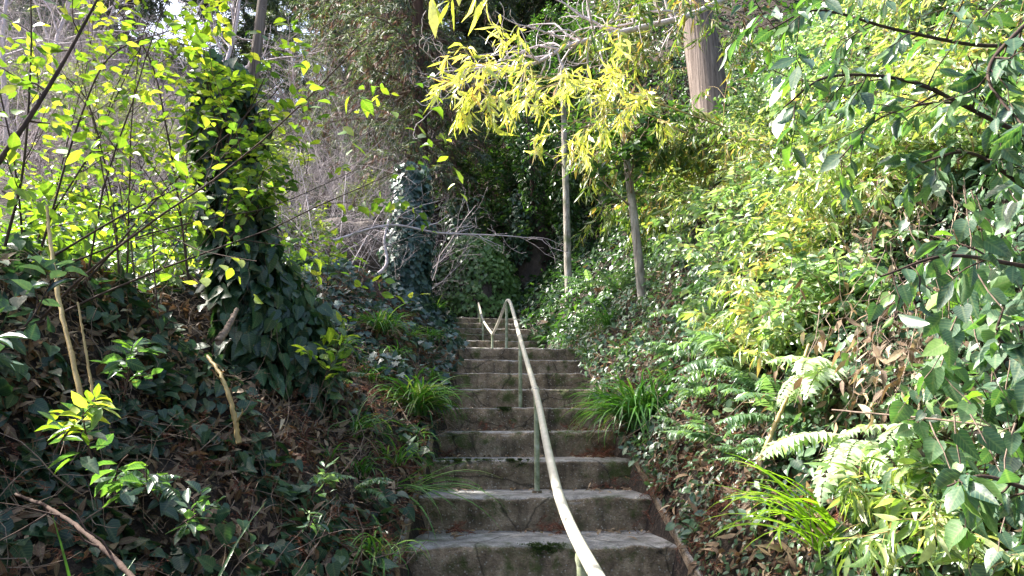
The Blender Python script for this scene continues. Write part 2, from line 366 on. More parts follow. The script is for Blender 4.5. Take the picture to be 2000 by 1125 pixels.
def concrete():
    m, nt, out = newmat('old_concrete')
    g = N(nt, 'ShaderNodeNewGeometry'); sp = N(nt, 'ShaderNodeSeparateXYZ'); nt.links.new(g.outputs['Normal'], sp.inputs[0])
    pos = g.outputs['Position']
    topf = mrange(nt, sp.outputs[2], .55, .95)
    n1 = noise(nt, 2.2, 5, .65, pos); n2 = noise(nt, 9, 6, .7, pos); n3 = noise(nt, 90, 3, .7, pos)
    vor = N(nt, 'ShaderNodeTexVoronoi'); vor.inputs['Scale'].default_value = 48; nt.links.new(pos, vor.inputs['Vector'])
    mp = N(nt, 'ShaderNodeMapping'); mp.inputs['Scale'].default_value = (7, 7, .9); nt.links.new(pos, mp.inputs['Vector'])
    streak = noise(nt, 1.0, 4, .6, mp.outputs[0])
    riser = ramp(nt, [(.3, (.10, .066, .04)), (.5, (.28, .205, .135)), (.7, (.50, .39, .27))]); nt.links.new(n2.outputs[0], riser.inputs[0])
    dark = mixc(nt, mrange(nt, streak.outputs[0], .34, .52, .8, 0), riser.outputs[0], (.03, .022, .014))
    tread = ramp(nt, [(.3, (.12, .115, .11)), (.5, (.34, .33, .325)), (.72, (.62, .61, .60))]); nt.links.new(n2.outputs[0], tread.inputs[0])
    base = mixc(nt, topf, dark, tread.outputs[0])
    grit = mixc(nt, mrange(nt, n3.outputs[0], .3, .7, .45, 0), base, (.04, .035, .03))
    peb = mixc(nt, mrange(nt, vor.outputs['Distance'], .12, .26, .6, 0), grit, (.48, .44, .38))
    moss = mixc(nt, mrange(nt, n1.outputs[0], .55, .66, 0, .7), peb, (.05, .06, .018))
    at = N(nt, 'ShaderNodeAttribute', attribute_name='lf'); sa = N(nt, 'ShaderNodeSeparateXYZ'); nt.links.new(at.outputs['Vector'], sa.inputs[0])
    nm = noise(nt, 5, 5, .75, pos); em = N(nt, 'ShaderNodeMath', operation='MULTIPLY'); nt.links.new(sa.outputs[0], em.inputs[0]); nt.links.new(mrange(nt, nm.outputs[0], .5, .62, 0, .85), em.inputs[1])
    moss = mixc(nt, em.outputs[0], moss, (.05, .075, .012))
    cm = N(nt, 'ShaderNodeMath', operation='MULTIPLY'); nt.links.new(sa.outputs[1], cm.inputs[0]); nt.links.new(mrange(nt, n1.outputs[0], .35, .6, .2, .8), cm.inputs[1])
    moss = mixc(nt, cm.outputs[0], moss, (.022, .017, .011))  # darkens the riser foot and the back of the tread
    wv = noise(nt, 3, 4, .6, pos); wx = mixc(nt, .12, pos, wv.outputs['Color'])
    ck = N(nt, 'ShaderNodeTexVoronoi', feature='DISTANCE_TO_EDGE'); ck.inputs['Scale'].default_value = 1.7; nt.links.new(wx, ck.inputs['Vector'])
    moss = mixc(nt, mrange(nt, ck.outputs['Distance'], .0, .012, .75, 0), moss, (.02, .016, .012))
    pr = N(nt, 'ShaderNodeBsdfPrincipled'); nt.links.new(moss, pr.inputs['Base Color']); pr.inputs['Roughness'].default_value = .85
    pr.inputs['Specular IOR Level'].default_value = .35
    ad = N(nt, 'ShaderNodeMath', operation='ADD'); nt.links.new(n2.outputs[0], ad.inputs[0]); nt.links.new(mrange(nt, n3.outputs[0], 0, 1, 0, .35), ad.inputs[1])
    bp = N(nt, 'ShaderNodeBump'); bp.inputs['Strength'].default_value = 1.0; bp.inputs['Distance'].default_value = .035
    nt.links.new(ad.outputs[0], bp.inputs['Height']); nt.links.new(bp.outputs[0], pr.inputs['Normal']); nt.links.new(pr.outputs[0], out.inputs[0])
    return m
M['concrete'] = concrete()

def simple(name, stops, scale=6, rough=.85, bump=.5, dist=.02, detail=6, sc2=None):
    m, nt, out = newmat(name)
    v = mapping(nt); n = noise(nt, scale, detail, .65, v)
    r = ramp(nt, stops); nt.links.new(n.outputs[0], r.inputs[0])
    pr = N(nt, 'ShaderNodeBsdfPrincipled'); nt.links.new(r.outputs[0], pr.inputs['Base Color']); pr.inputs['Roughness'].default_value = rough
    bp = N(nt, 'ShaderNodeBump'); bp.inputs['Strength'].default_value = bump; bp.inputs['Distance'].default_value = dist
    nt.links.new(n.outputs[0], bp.inputs['Height']); nt.links.new(bp.outputs[0], pr.inputs['Normal']); nt.links.new(pr.outputs[0], out.inputs[0])
    return m
M['soil'] = simple('leaf_mould_soil', [(.32, (.006, .004, .003)), (.48, (.028, .019, .014)), (.56, (.05, .034, .025)), (.66, (.12, .085, .06))], 26, .95, 1, .06, 8)
M['moss'] = simple('moss', [(.3, (.02, .04, .005)), (.7, (.09, .15, .02))], 60, .95, 1, .02)
M['rock'] = simple('damp_rock', [(.3, (.02, .015, .013)), (.5, (.07, .052, .044)), (.72, (.17, .13, .11))], 2.2, .8, 1, .1, 8)
M['rail'] = simple('weathered_rail_paint', [(.28, (.25, .19, .12)), (.33, (.46, .44, .34)), (.40, (.50, .47, .38)), (.75, (.66, .62, .53))], 26, .38, .15, .003)
M['post'] = simple('mossy_post_paint', [(.3, (.09, .12, .05)), (.5, (.27, .30, .19)), (.75, (.50, .52, .42))], 16, .6, .3, .004)

# ------------------------------------------------------------------ the ground
def make_ground():
    xs = np.unique(np.concatenate([np.arange(-5, 5, .065), -5-np.cumsum(np.geomspace(.1, 30, 45)), 5+np.cumsum(np.geomspace(.1, 30, 45)),
                                   [-HW-.03, -HW, HW, HW+.03]]))
    ys = np.unique(np.concatenate([np.arange(-3, 16, .08), -3-np.cumsum(np.geomspace(.2, 25, 20)), 16+np.cumsum(np.geomspace(.1, 25, 55))]))
    X, Y = np.meshgrid(xs, ys); Z = ground(X, Y)
    nx, ny = len(xs), len(ys)
    i = np.arange(ny-1)[:, None]*nx+np.arange(nx-1)[None]
    q = np.stack([i, i+1, i+nx+1, i+nx], -1).reshape(-1, 4)
    b = Buf(); b.add(np.stack([X, Y, Z], -1), q)
    tag(b.build('ground', M['soil']), kind='structure')
make_ground()

# ------------------------------------------------------------------ staircases
def step_mesh(hw, depth, r, seed, drop=.14):
    """one cast step: rounded worn nosing, rough riser; local origin at nosing centre"""
    prof = []
    for z in np.linspace(-r-drop, -.035, 9): prof.append((0.0+.012*(z/r), z))
    for a in np.linspace(0, 90, 5): prof.append((.022-.022*math.cos(R(a)), -.022+.022*math.sin(R(a))))
    for y in np.linspace(.06, depth+.08, 8): prof.append((y, -.004*(y/depth)))
    prof = np.array(prof); m = len(prof); xs = np.linspace(-hw, hw, 70); n = len(xs)
    X = np.repeat(xs[:, None], m, 1); Yp = np.repeat(prof[None, :, 0], n, 0); Zp = np.repeat(prof[None, :, 1], n, 0)
    w1 = fbm(X*3+seed*7.3, Zp*14+seed, 31, 4); w2 = fbm(X*14+seed*3.1, (Zp+Yp)*20, 37, 3)
    fr = sst(.03, -.01, Yp)
    Yp = Yp+fr*(w1*.05+w2*.028)
    Zp = Zp+(1-fr)*(fbm(X*6+seed, Yp*9, 41, 3)*.012)+np.where((np.arange(m) > 8) & (np.arange(m) < 14), 1, 0)[None]*(fbm(X*9+seed*5, X*0+seed, 43, 3)*.03-.004)
    V = np.stack([X, Yp, Zp], -1)
    i = np.arange(n-1)[:, None]*m+np.arange(m-1)[None]
    q = np.stack([i, i+m, i+m+1, i+1], -1).reshape(-1, 4)
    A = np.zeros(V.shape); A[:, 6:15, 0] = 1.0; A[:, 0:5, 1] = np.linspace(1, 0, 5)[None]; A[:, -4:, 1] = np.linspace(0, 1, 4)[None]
    b = Buf(); b.add(V, q, None, A)
    # closed ends
    for e in (0, n-1):
        rim = V[e]; c = np.array([[rim[0, 0], depth+.08, -r-drop]])
        vv = np.vstack([rim, c]); b.add(vv, None, [(k, k+1, m) for k in range(m-1)])
    return b

stair = empty('concrete_staircase', (0, Y0, Z0), 'lower flight of old stained concrete steps with mossy nosings climbing between two banks', 'staircase')
for k in range(-9, 9):
    dep = TR if k < 8 else 2.75
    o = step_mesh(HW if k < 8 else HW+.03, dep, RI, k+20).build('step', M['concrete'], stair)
    o.location = (0, k*TR, k*RI)
# kerbs along the lower flight
for s in (-1, 1):
    n = 160; ys = np.linspace(-1.5, 7.8, n)
    top = pz(ys)+.045+fbm(ys*2, ys*0+s, 51, 4)*.05; bot = top-.5
    w = .085+fbm(ys*4, ys*0+s*3, 53, 3)*.02
    x0 = s*(HW-.004); x1 = s*(HW+w)
    ring = np.stack([np.stack([np.full(n, x0)+fbm(ys*5, ys*0, 57)*.012, ys, bot], -1), np.stack([np.full(n, x0)+fbm(ys*7, ys*0+2, 58)*.012, ys, top-.01], -1),
                     np.stack([np.full(n, x0)+s*.015, ys, top], -1), np.stack([x1-s*.012, ys, top+.004], -1), np.stack([x1, ys, top-.02], -1), np.stack([x1, ys, bot], -1)], 1)
    i = np.arange(n-1)[:, None]*6+np.arange(5)[None]
    q = np.stack([i, i+6, i+7, i+1], -1).reshape(-1, 4)
    b = Buf(); b.add(ring-np.array([0, Y0, Z0]), q if s > 0 else q[:, ::-1])
    b.build('kerb', M['concrete'], stair, smooth=False)
stair['label'] = 'lower flight of old stained concrete steps with mossy nosings climbing between two banks'
upper = empty('concrete_staircase', (-.1, 10.2, ZL), 'upper flight of narrow dark mossy steps beyond the landing', 'staircase', rz=math.atan(.35/3.5))
for k in range(1, 8):
    o = step_mesh(.72, .5, .17, k+60, .2).build('step', M['concrete'], upper); o.location = (0, (k-1)*.5, k*.17)
# moss tufts on nosings
def moss_patch(px, py, k, w, dpt):
    zt = Z0+k*RI; v = P(px, py, 1)-CAM; t = (zt-CAM[2])/v[2] if v[2] != 0 else 1
    x = (CAM+v*t)[0]; y = Y0+k*TR
    n = int(9000*w/.1*max(dpt, .04)/.05*.3); xx = rng.normal(0, .45, n)*w; yy = np.abs(rng.normal(0, .5, n))*dpt-.012
    zz = np.where(rng.random(n) < .45, -rng.exponential(.018, n), .002); yy = np.where(zz < 0, -.004, yy)
    keep = vn(xx*38+k*7, (yy+zz)*60+3, 66) > .42
    p_ = np.stack([x+xx, y+yy, zt+zz], -1)[keep]-np.array([0, Y0, Z0]); n = len(p_)
    b = Buf(); leaves(b, p_, rng.normal(0, 1, (n, 3))+np.array([0, -.7, .8]), rng.normal(0, 1, (n, 3)), rng.uniform(.006, .015, n), .004, 'needle')
    b.build('moss_patch', M['moss'], stair)
moss_patch(1065, 1068, 0, .09, .07); moss_patch(900, 905, 2, .2, .025); moss_patch(1010, 902, 2, .1, .025)
moss_patch(1035, 838, 3, .06, .03); moss_patch(985, 795, 4, .07, .03)

# ------------------------------------------------------------------ handrail
rail_pts = [P(1300, 1330, 1.1), P(1215, 1210, 1.45), P(1160, 1115, 1.8), P(1122, 1045, 2.15), P(1097, 985, 2.5), P(1084, 940, 2.8), P(1065, 855, 3.45),
            P(1047, 765, 4.35), P(1024, 690, 5.5), P(1003, 612, 7.1), P(996, 590, 7.72), P(991, 587, 7.9), P(986, 597, 8.15), P(974, 628, 9.2), P(964, 649, 10.1),
            P(960, 650, 10.3), P(943, 624, 11.6), P(938, 604, 12.9), P(934.5, 592, 13.6)]
hr = empty('handrail', (0, 3.6, 1.2), 'pale painted pipe handrail on thin posts running up the middle of the steps', 'handrail')
ho = np.array([0, 3.6, 1.2])
rp = curve_pts(rail_pts, 170)
for _ in range(14): rp[1:92] = rp[1:92]*.4+(rp[0:91]+rp[2:93])*.3
b = Buf(); tubes(b, rp-ho, np.full(170, .019), 16, .5, cap=True); b.build('rail', M['rail'], hr)
def rail_at(y):
    k = np.argmin(np.abs(rp[:, 1]-y)); return rp[k]
for y, zb in [(2.0, Z0-3*RI), (4.27, Z0+RI), (5.98, Z0+4*RI), (7.95, ZL), (10.2, ZL), (11.5, ZL+.17*3), (12.75, ZL+.17*6), (13.5, ZL+.17*7)]:
    t = rail_at(y); z = np.linspace(zb-.05, t[2]-.012, 8)
    pl = np.stack([np.full(8, t[0]), np.full(8, t[1]), z], -1)
    b = Buf(); tubes(b, pl-ho, np.full(8, .0165), 12); po = b.build('post', M['post'], hr)
    b = Buf(); tubes(b, np.stack([pl[0]*[1, 1, 0]+[0, 0, zb-.01], pl[0]*[1, 1, 0]+[0, 0, zb+.012]])-ho, np.array([.034, .028]), 12, cap=True)
    b.build('foot', M['concrete'], po)
    b = Buf(); tubes(b, np.stack([pl[-1]-[0, 0, .03], pl[-1]-[0, 0, .012], pl[-1]+[0, 0, .004]])-ho, np.array([.0168, .021, .0195]), 12); b.build('weld', M['post'], po)
for y in (4.42,):
    k = np.argmin(np.abs(rp[:, 1]-y)); seg = rp[k-1:k+2]
    c = seg[1]; d = unit(seg[2]-seg[0]); pl = np.stack([c-d*.03, c-d*.026, c+d*.026, c+d*.03])
    b = Buf(); tubes(b, pl-ho, np.array([.020, .0245, .0245, .020]), 16); b.build('collar', M['rail'], hr)

# ------------------------------------------------------------------ ground covers and litter (uncountable)
def side_u(x, y):
    c = cxf(y); return np.maximum(c-HW-x, x-c-HW)

def scatter(n, xr, yr, kind, L, wr, lift, mask=None, tone=None, buf=None, down=.7, logy=True, flat=.75, thick=1.0, far=0.035, jit=.5):
    buf = buf or Buf()
    if logy: y = yr[0]*(yr[1]/yr[0])**rng.random(n)
    else: y = rng.uniform(*yr, n)
    x = rng.uniform(xr[0], xr[1], n)
    gn = gnormal(x, y)
    keep = rng.random(n) < np.clip(.35/np.maximum(gn[:, 2], .1), .35, 1)
    keep &= side_u(x, y) > .02
    if mask is not None: keep &= mask(x, y)
    x = x[keep]; y = y[keep]; gn = gn[keep]; k = len(x)
    z = ground(x, y)
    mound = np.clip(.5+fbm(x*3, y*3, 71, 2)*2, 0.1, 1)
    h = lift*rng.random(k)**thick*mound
    pos = np.stack([x, y, z], -1)+gn*h[:, None]
    dn = unit(np.stack([gn[:, 0], gn[:, 1], -(1-gn[:, 2]**2)], -1)+1e-6)
    d = unit(dn*down+rng.normal(0, jit, (k, 3)))
    nn = unit(gn*flat+np.array([0, 0, .35])+rng.normal(0, .35, (k, 3)))
    ln = rng.uniform(L[0], L[1], k)*(1+far*y)
    t = None
    if tone is not None: t = tone(x, y)
    else: t = np.clip(.15+.5*h/lift+fbm(x*1.5, y*1.5, 77)*.8, 0, 1)  # deeper leaves toned darker, painting shade inside the cover
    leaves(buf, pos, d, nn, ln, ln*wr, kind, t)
    return buf

uR = lambda x, y: x-cxf(y)-HW
uL = lambda x, y: cxf(y)-HW-x

# right bank creeping cover
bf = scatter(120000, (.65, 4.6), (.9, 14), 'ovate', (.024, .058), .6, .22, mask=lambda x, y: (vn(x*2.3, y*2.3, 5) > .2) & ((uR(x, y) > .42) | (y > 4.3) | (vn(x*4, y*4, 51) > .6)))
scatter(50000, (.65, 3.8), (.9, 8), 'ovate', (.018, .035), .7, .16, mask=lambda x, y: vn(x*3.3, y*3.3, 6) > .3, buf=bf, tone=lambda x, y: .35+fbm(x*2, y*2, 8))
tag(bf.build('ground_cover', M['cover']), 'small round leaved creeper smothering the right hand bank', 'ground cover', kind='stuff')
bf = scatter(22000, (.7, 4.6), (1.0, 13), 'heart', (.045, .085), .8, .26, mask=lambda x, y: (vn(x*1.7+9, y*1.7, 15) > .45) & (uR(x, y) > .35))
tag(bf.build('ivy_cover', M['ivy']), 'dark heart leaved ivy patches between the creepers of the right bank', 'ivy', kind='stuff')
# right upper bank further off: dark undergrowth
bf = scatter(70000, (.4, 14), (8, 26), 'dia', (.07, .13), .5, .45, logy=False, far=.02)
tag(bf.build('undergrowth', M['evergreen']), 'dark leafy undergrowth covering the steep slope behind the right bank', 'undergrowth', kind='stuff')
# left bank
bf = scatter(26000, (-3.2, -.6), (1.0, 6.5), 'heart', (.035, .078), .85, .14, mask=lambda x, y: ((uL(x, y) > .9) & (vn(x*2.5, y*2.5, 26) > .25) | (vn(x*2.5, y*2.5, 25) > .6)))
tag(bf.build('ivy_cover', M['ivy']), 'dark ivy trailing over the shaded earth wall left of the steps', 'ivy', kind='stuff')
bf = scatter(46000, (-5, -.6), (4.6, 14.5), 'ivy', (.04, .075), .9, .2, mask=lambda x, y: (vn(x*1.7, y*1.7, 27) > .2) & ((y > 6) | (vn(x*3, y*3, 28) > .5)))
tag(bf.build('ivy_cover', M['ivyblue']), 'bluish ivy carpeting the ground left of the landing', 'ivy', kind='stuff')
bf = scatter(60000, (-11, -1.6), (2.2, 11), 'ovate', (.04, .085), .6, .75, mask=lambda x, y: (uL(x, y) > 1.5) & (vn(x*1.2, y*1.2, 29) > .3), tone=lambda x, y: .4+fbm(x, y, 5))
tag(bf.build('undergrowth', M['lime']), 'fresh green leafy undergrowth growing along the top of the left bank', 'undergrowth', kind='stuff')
# litter
bf = scatter(90000, (-2.4, 1.9), (.9, 9), 'lance', (.02, .08), .3, .07, mask=lambda x, y: (uL(x, y) > -.1) & (uL(x, y) < 1.6) | (uR(x, y) < .8) & (uR(x, y) > -.1), down=.2, flat=1, tone=lambda x, y: .4+fbm(x*9, y*9, 3))
scatter(26000, (-30, 14), (11, 45), 'lance', (.10, .2), .45, .1, down=.3, buf=bf, logy=False, far=0.01)
tag(bf.build('leaf_litter', M['dead']), 'dry fallen leaves scattered on both bank foots', 'leaf litter', kind='stuff')

def needle_sprays(buf, centres, normals, L=.16, n=26):
    """fallen cedar sprays: curved twig with needles"""
    k = len(centres)
    d = unit(np.cross(normals, rng.normal(0, 1, (k, 3))))
    PL, RA = grow(centres, d, rng.uniform(.6, 1.3, k)*L, .0016, 5, .25, 0)
    tubes(buf, PL, RA, 3, .4)
    K, KR = kids(PL, RA, 4, (.3, .6), (25, 50), .1, 4, .25)
    tubes(buf, K, KR, 3, .4)
    for PP in (PL, K):
        leaf_on(buf, PP, n if PP is PL else n//2, (.010, .022), 'needle', .16, .05, 0, .8, up=(0, 0, 1), flat=.3)

def on_ground(n, xr, yr, mask=None, lift=.01):
    x = rng.uniform(*xr, n); y = rng.uniform(*yr, n)
    if mask is not None:
        k = mask(x, y); x = x[k]; y = y[k]
    gn = gnormal(x, y)
    return np.stack([x, y, ground(x, y)], -1)+gn*lift, gn

bf = Buf()
c, g = on_ground(1300, (-2.3, -.67), (1.1, 7.5), lambda x, y: (uL(x, y) < 1.2) & (vn(x*3, y*3, 44) > .35), .03); needle_sprays(bf, c, g)
c, g = on_ground(420, (.68, 1.5), (1.6, 6), lambda x, y: uR(x, y) < .6, .03); needle_sprays(bf, c, g)
for px, py, n in [(1310, 930, 26), (1405, 1020, 22), (760, 935, 14), (690, 1060, 18), (850, 720, 14), (1290, 950, 16), (800, 700, 10)]:
    h = hit(px, py); q = h+rng.normal(0, .07, (n, 3)); q[:, 2] = ground(q[:, 0], q[:, 1])+rng.uniform(.01, .07, n); needle_sprays(bf, q, gnormal(q[:, 0], q[:, 1])+rng.normal(0, .4, q.shape), .13)
tag(bf.build('cedar_litter', M['redneedle']), 'rust brown fallen cedar sprays lying over the bank edges', 'cedar litter', kind='stuff')
# litter on the treads
bf = Buf()
for k in range(-1, 9):
    n = 70 if k < 5 else 24
    x = rng.uniform(-HW+.03, HW-.03, n)*rng.choice([1, 1, .96], n); y = Y0+k*TR+TR-rng.gamma(1.6, .05, n)-.02
    x[:n//2] = np.sign(x[:n//2])*rng.uniform(.35, .63, n//2)
    pos = np.stack([x, y, np.full(n, Z0+k*RI+.008)], -1)
    leaves(bf, pos, rng.normal(0, 1, (n, 3))*[1, 1, .12], np.array([0, 0, 1.])+rng.normal(0, .3, (n, 3)), rng.uniform(.02, .07, n), rng.uniform(.008, .02, n), 'lance')
tag(bf.build('leaf_litter', M['dead']), 'dry leaves and twigs gathered at the back of the treads', 'leaf litter', kind='stuff')
bf = Buf()
for px, py, k, n in [(1170, 880, 2, 30), (870, 880, 2, 14), (1150, 835, 3, 12), (1090, 1045, 0, 16), (900, 1040, 0, 10), (1200, 950, 1, 8), (960, 832, 3, 10)]:
    zt = Z0+k*RI; v = P(px, py, 1)-CAM; x = (CAM+v*((Y0+k*TR+.45))/1)[0]
    c = np.stack([x+rng.normal(0, .09, n), Y0+k*TR+TR-np.abs(rng.normal(.08, .07, n)), zt+rng.uniform(.006, .04, n)], -1)
    needle_sprays(bf, c, np.array([0, 0, 1.])+rng.normal(0, .25, (n, 3)), .09)
tag(bf.build('cedar_litter', M['redneedle']), 'rust brown cedar sprays dropped on the concrete treads', 'cedar litter', kind='stuff')
# twigs and dead vines over the left slope
bf = Buf()
c, g = on_ground(1000, (-2.6, -.7), (1.1, 6.5), None, .04)
PL, RA = grow(c, unit(np.cross(g, rng.normal(0, 1, g.shape))+g*.25), rng.uniform(.1, .45, len(c)), rng.uniform(.001, .003, len(c)), 7, .34)
tubes(bf, PL, RA, 4, rng.random(len(c))); K, KR = kids(PL, RA, 3, (.3, .6), (30, 60)); tubes(bf, K, KR, 3, .4)
c, g = on_ground(300, (.7, 3), (1.2, 6), None, .1)
PL, RA = grow(c, unit(np.cross(g, rng.normal(0, 1, g.shape))+g*.3), rng.uniform(.12, .6, len(c)), rng.uniform(.0012, .003, len(c)), 7, .28)
tubes(bf, PL, RA, 4, rng.random(len(c)))
tag(bf.build('twig_litter', M['twig']), 'dead twigs and vine stems tangled over the lower slopes', 'twigs', kind='stuff')

# ------------------------------------------------------------------ plant builders (local origin at the base)
def ribbons(buf, base, az, L, w, rise, droop, m=9, tone=None):
    """arching strap blades"""
    n = len(az); s = np.linspace(0, 1, m)
    th = rise[:, None]-(droop[:, None])*s[None]**1.3
    ds = (L/(m-1))[:, None]
    hx = np.cumsum(np.cos(th)*ds, 1)-np.cos(th[:, :1])*ds; hz = np.cumsum(np.sin(th)*ds, 1)-np.sin(th[:, :1])*ds
    azs = az[:, None]+rng.normal(0, .25, n)[:, None]*s[None]
    ctr = base[:, None]+np.stack([hx*np.cos(azs), hx*np.sin(azs), hz], -1)
    side = np.stack([-np.sin(azs), np.cos(azs), np.zeros_like(azs)+rng.normal(0, .25, n)[:, None]], -1)
    wd = w[:, None]*np.clip(np.minimum(1, 1.15-s**3*1.1), .08, 1)[None]*.5
    up = np.cross(side, unit(np.gradient(ctr, axis=1)))
    V = np.stack([ctr-side*wd[..., None], ctr-up*(wd*.3)[..., None]*-1, ctr+side*wd[..., None]], 2)
    A = np.zeros(V.shape); A[..., 0] = (rng.random(n) if tone is None else tone)[:, None, None]; A[:, :, 0, 1] = 1; A[:, :, 2, 1] = 1; A[..., 2] = s[None, :, None]
    i = np.arange(m-1)[:, None]*3+np.arange(2)[None]
    q = np.stack([i, i+1, i+4, i+3], -1).reshape(-1, 4)
    buf.add(V, q[None]+(np.arange(n)*m*3)[:, None, None], None, A)

def strap_clump(name, loc, n, L, w, label, az=None, spread=math.pi, mat='grass', group=None, rise=(50, 88), droop=(70, 150), dead=True):
    root = empty(name, loc, label, 'grass clump', group)
    b = Buf(); a = rng.uniform(-math.pi, math.pi, n) if az is None else az+rng.normal(0, spread*.5, n)
    base = np.stack([rng.normal(0, .03, n), rng.normal(0, .03, n), np.full(n, -.02)], -1)*(L/.35)
    ribbons(b, base, a, rng.uniform(.65, 1.1, n)*L, rng.uniform(.75, 1.15, n)*w, np.radians(rng.uniform(*rise, n)), np.radians(rng.uniform(*droop, n)))
    b.build('blades', M[mat], root)
    if dead:
        k = max(5, n//6); b = Buf(); ribbons(b, base[:k], rng.uniform(-3.1, 3.1, k), rng.uniform(.4, .9, k)*L, np.full(k, w*.7), np.radians(rng.uniform(5, 45, k)), np.radians(rng.uniform(20, 80, k)))
        b.build('dry_blades', M['dead'], root)
    return root

def fern_fronds(buf, stalk, az, L, rise, droop, pairs=20, width=.32, tone=None, base=None):
    n = len(az); m = pairs+4
    s = np.linspace(0, 1, m); th = rise[:, None]-droop[:, None]*s[None]**1.2; ds = (L/(m-1))[:, None]
    hx = np.cumsum(np.cos(th)*ds, 1); hz = np.cumsum(np.sin(th)*ds, 1)
    azs = az[:, None]+rng.normal(0, .2, n)[:, None]*s
    ctr = np.stack([hx*np.cos(azs), hx*np.sin(azs), hz], -1)
    if base is not None: ctr = ctr+base[:, None]
    tubes(stalk, ctr, np.linspace(.0025, .0007, m)[None]*np.ones((n, 1))*(L/.45)[:, None], 3, .6)
    tan = unit(np.gradient(ctr, axis=1)); side = unit(np.cross(tan, np.array([0, 0, 1.])))
    up = np.cross(side, tan)
    k = np.arange(3, m); e = (k-3)/(m-4.0)
    pl = width*np.clip(np.sin(np.pi*np.clip(e*.82+.16, 0, 1))**.8, .06, 1)
    for sg in (-1, 1):
        pos = ctr[:, k].reshape(-1, 3)
        d = (side[:, k]*sg+tan[:, k]*.42-up[:, k]*.22).reshape(-1, 3)+rng.normal(0, .05, (n*len(k), 3))
        ln = (pl[None]*L[:, None]*.5*rng.uniform(.88, 1.08, (n, len(k)))).ravel()
        tn = np.repeat(rng.random(n)*.6+.2 if tone is None else tone, len(k))
        leaves(buf, pos, d, up[:, k].reshape(-1, 3)+rng.normal(0, .12, (n*len(k), 3)), ln, np.repeat(L/pairs*.92, len(k)), 'lance', tn)

def fern(loc, n, L, label, az=None, spread=1.2, mat='fern', group=None, pairs=20, width=.34, rise=(25, 65), droop=(40, 95)):
    root = empty('fern', loc, label, 'fern', group)
    bl, bs = Buf(), Buf()
    a = rng.uniform(-math.pi, math.pi, n) if az is None else az+rng.uniform(-spread, spread, n)
    fern_fronds(bl, bs, a, rng.uniform(.7, 1.1, n)*L, np.radians(rng.uniform(*rise, n)), np.radians(rng.uniform(*droop, n)), pairs, width)
    bl.build('fronds', M[mat], root); bs.build('stalks', M['darkstem'], root)
    return root

def woody(name, loc, cat, label, stems, levels, bark, leafcfg=None, group=None, foliage='foliage', stemname='stems', sides=5):
    """stems: (starts, dirs, L, r, m, wig, grav) ; levels: list of kids kwargs ; leafcfg list of (level, n, L, kind, kwargs, mat)"""
    root = empty(name, loc, label, cat, group)
    b = Buf(); PL, RA = grow(*stems[:4], *stems[4:]); lv = [(PL, RA)]
    tubes(b, PL, RA, sides+2 if stems[3] is not None and np.max(stems[3]) > .03 else sides, rng.random(len(PL)))
    for kw in levels:
        PL, RA = kids(*lv[-1], **kw); RA = np.maximum(RA, .0007); lv.append((PL, RA)); tubes(b, PL, RA, max(3, sides-1), rng.random(len(PL)))
    b.build(stemname, M[bark], root)
    for cfg in (leafcfg or []):
        lf = Buf(); leaf_on(lf, lv[cfg[0]][0], cfg[1], cfg[2], cfg[3], **cfg[4]); lf.build(foliage, M[cfg[5]], root)
    return root, lv

# ------------------------------------------------------------------ strap-leaved clumps beside the steps
CL = [
 (742, 650, 120, .42, .013, 'tall strap leaved clump at the left bank top beside the far end of the steps', 'grass'),
 (800, 668, 90, .32, .011, 'low spreading strap clump left of the landing', 'grass'),
 (838, 668, 80, .32, .010, 'pale tipped strap clump hanging over the left top corner of the steps', 'grass'),
 (808, 805, 230, .5, .015, 'large dense strap leaved clump left of the middle steps', 'grass'),
 (690, 850, 46, .38, .011, 'thin yellowish strap clump in the litter left of the big clump', 'grass'),
 (765, 905, 34, .34, .009, 'sparse upright strap clump by the left kerb', 'grass'),
 (1258, 830, 340, .62, .015, 'biggest bushy strap leaved clump on the right edge of the middle steps', 'grass'),
 (1178, 790, 80, .34, .011, 'strap clump drooping over the right kerb beside the biggest one', 'grass'),
 (1190, 640, 70, .40, .014, 'dark strap clump high on the right bank above the landing', 'grass'),
 (1065, 668, 80, .36, .012, 'strap clump right of the handrail peak at the landing', 'grass'),
 (1022, 655, 60, .34, .012, 'small strap clump by the start of the upper flight', 'grass'),
 (1110, 672, 70, .34, .011, 'low strap clump at the right end of the top step', 'grass'),
 (850, 605, 60, .5, .014, 'dark strap clump beside the hollow at the top of the upper flight', 'grass'),
 (730, 1100, 60, .36, .010, 'bluish fine strap clump at the bottom left kerb', 'grass'),
]
for px, py, n, L, w, lab, mt in CL:
    h = hit(px, py); strap_clump('strap_grass_clump', h, n, L, w, lab, mat=mt)
for px, py, n, L in [(715, 745, 50, .3), (660, 690, 40, .3), (770, 700, 50, .28), (835, 740, 34, .24), (700, 930, 26, .26), (815, 860, 30, .24), (640, 900, 20, .25), (1230, 700, 50, .3), (1150, 700, 40, .26), (1310, 750, 30, .28)]:
    strap_clump('strap_grass_clump', hit(px, py), n, L, .010, 'small strap leaved clump among the bigger ones on the path edge', group='small strap clumps on the path edges')
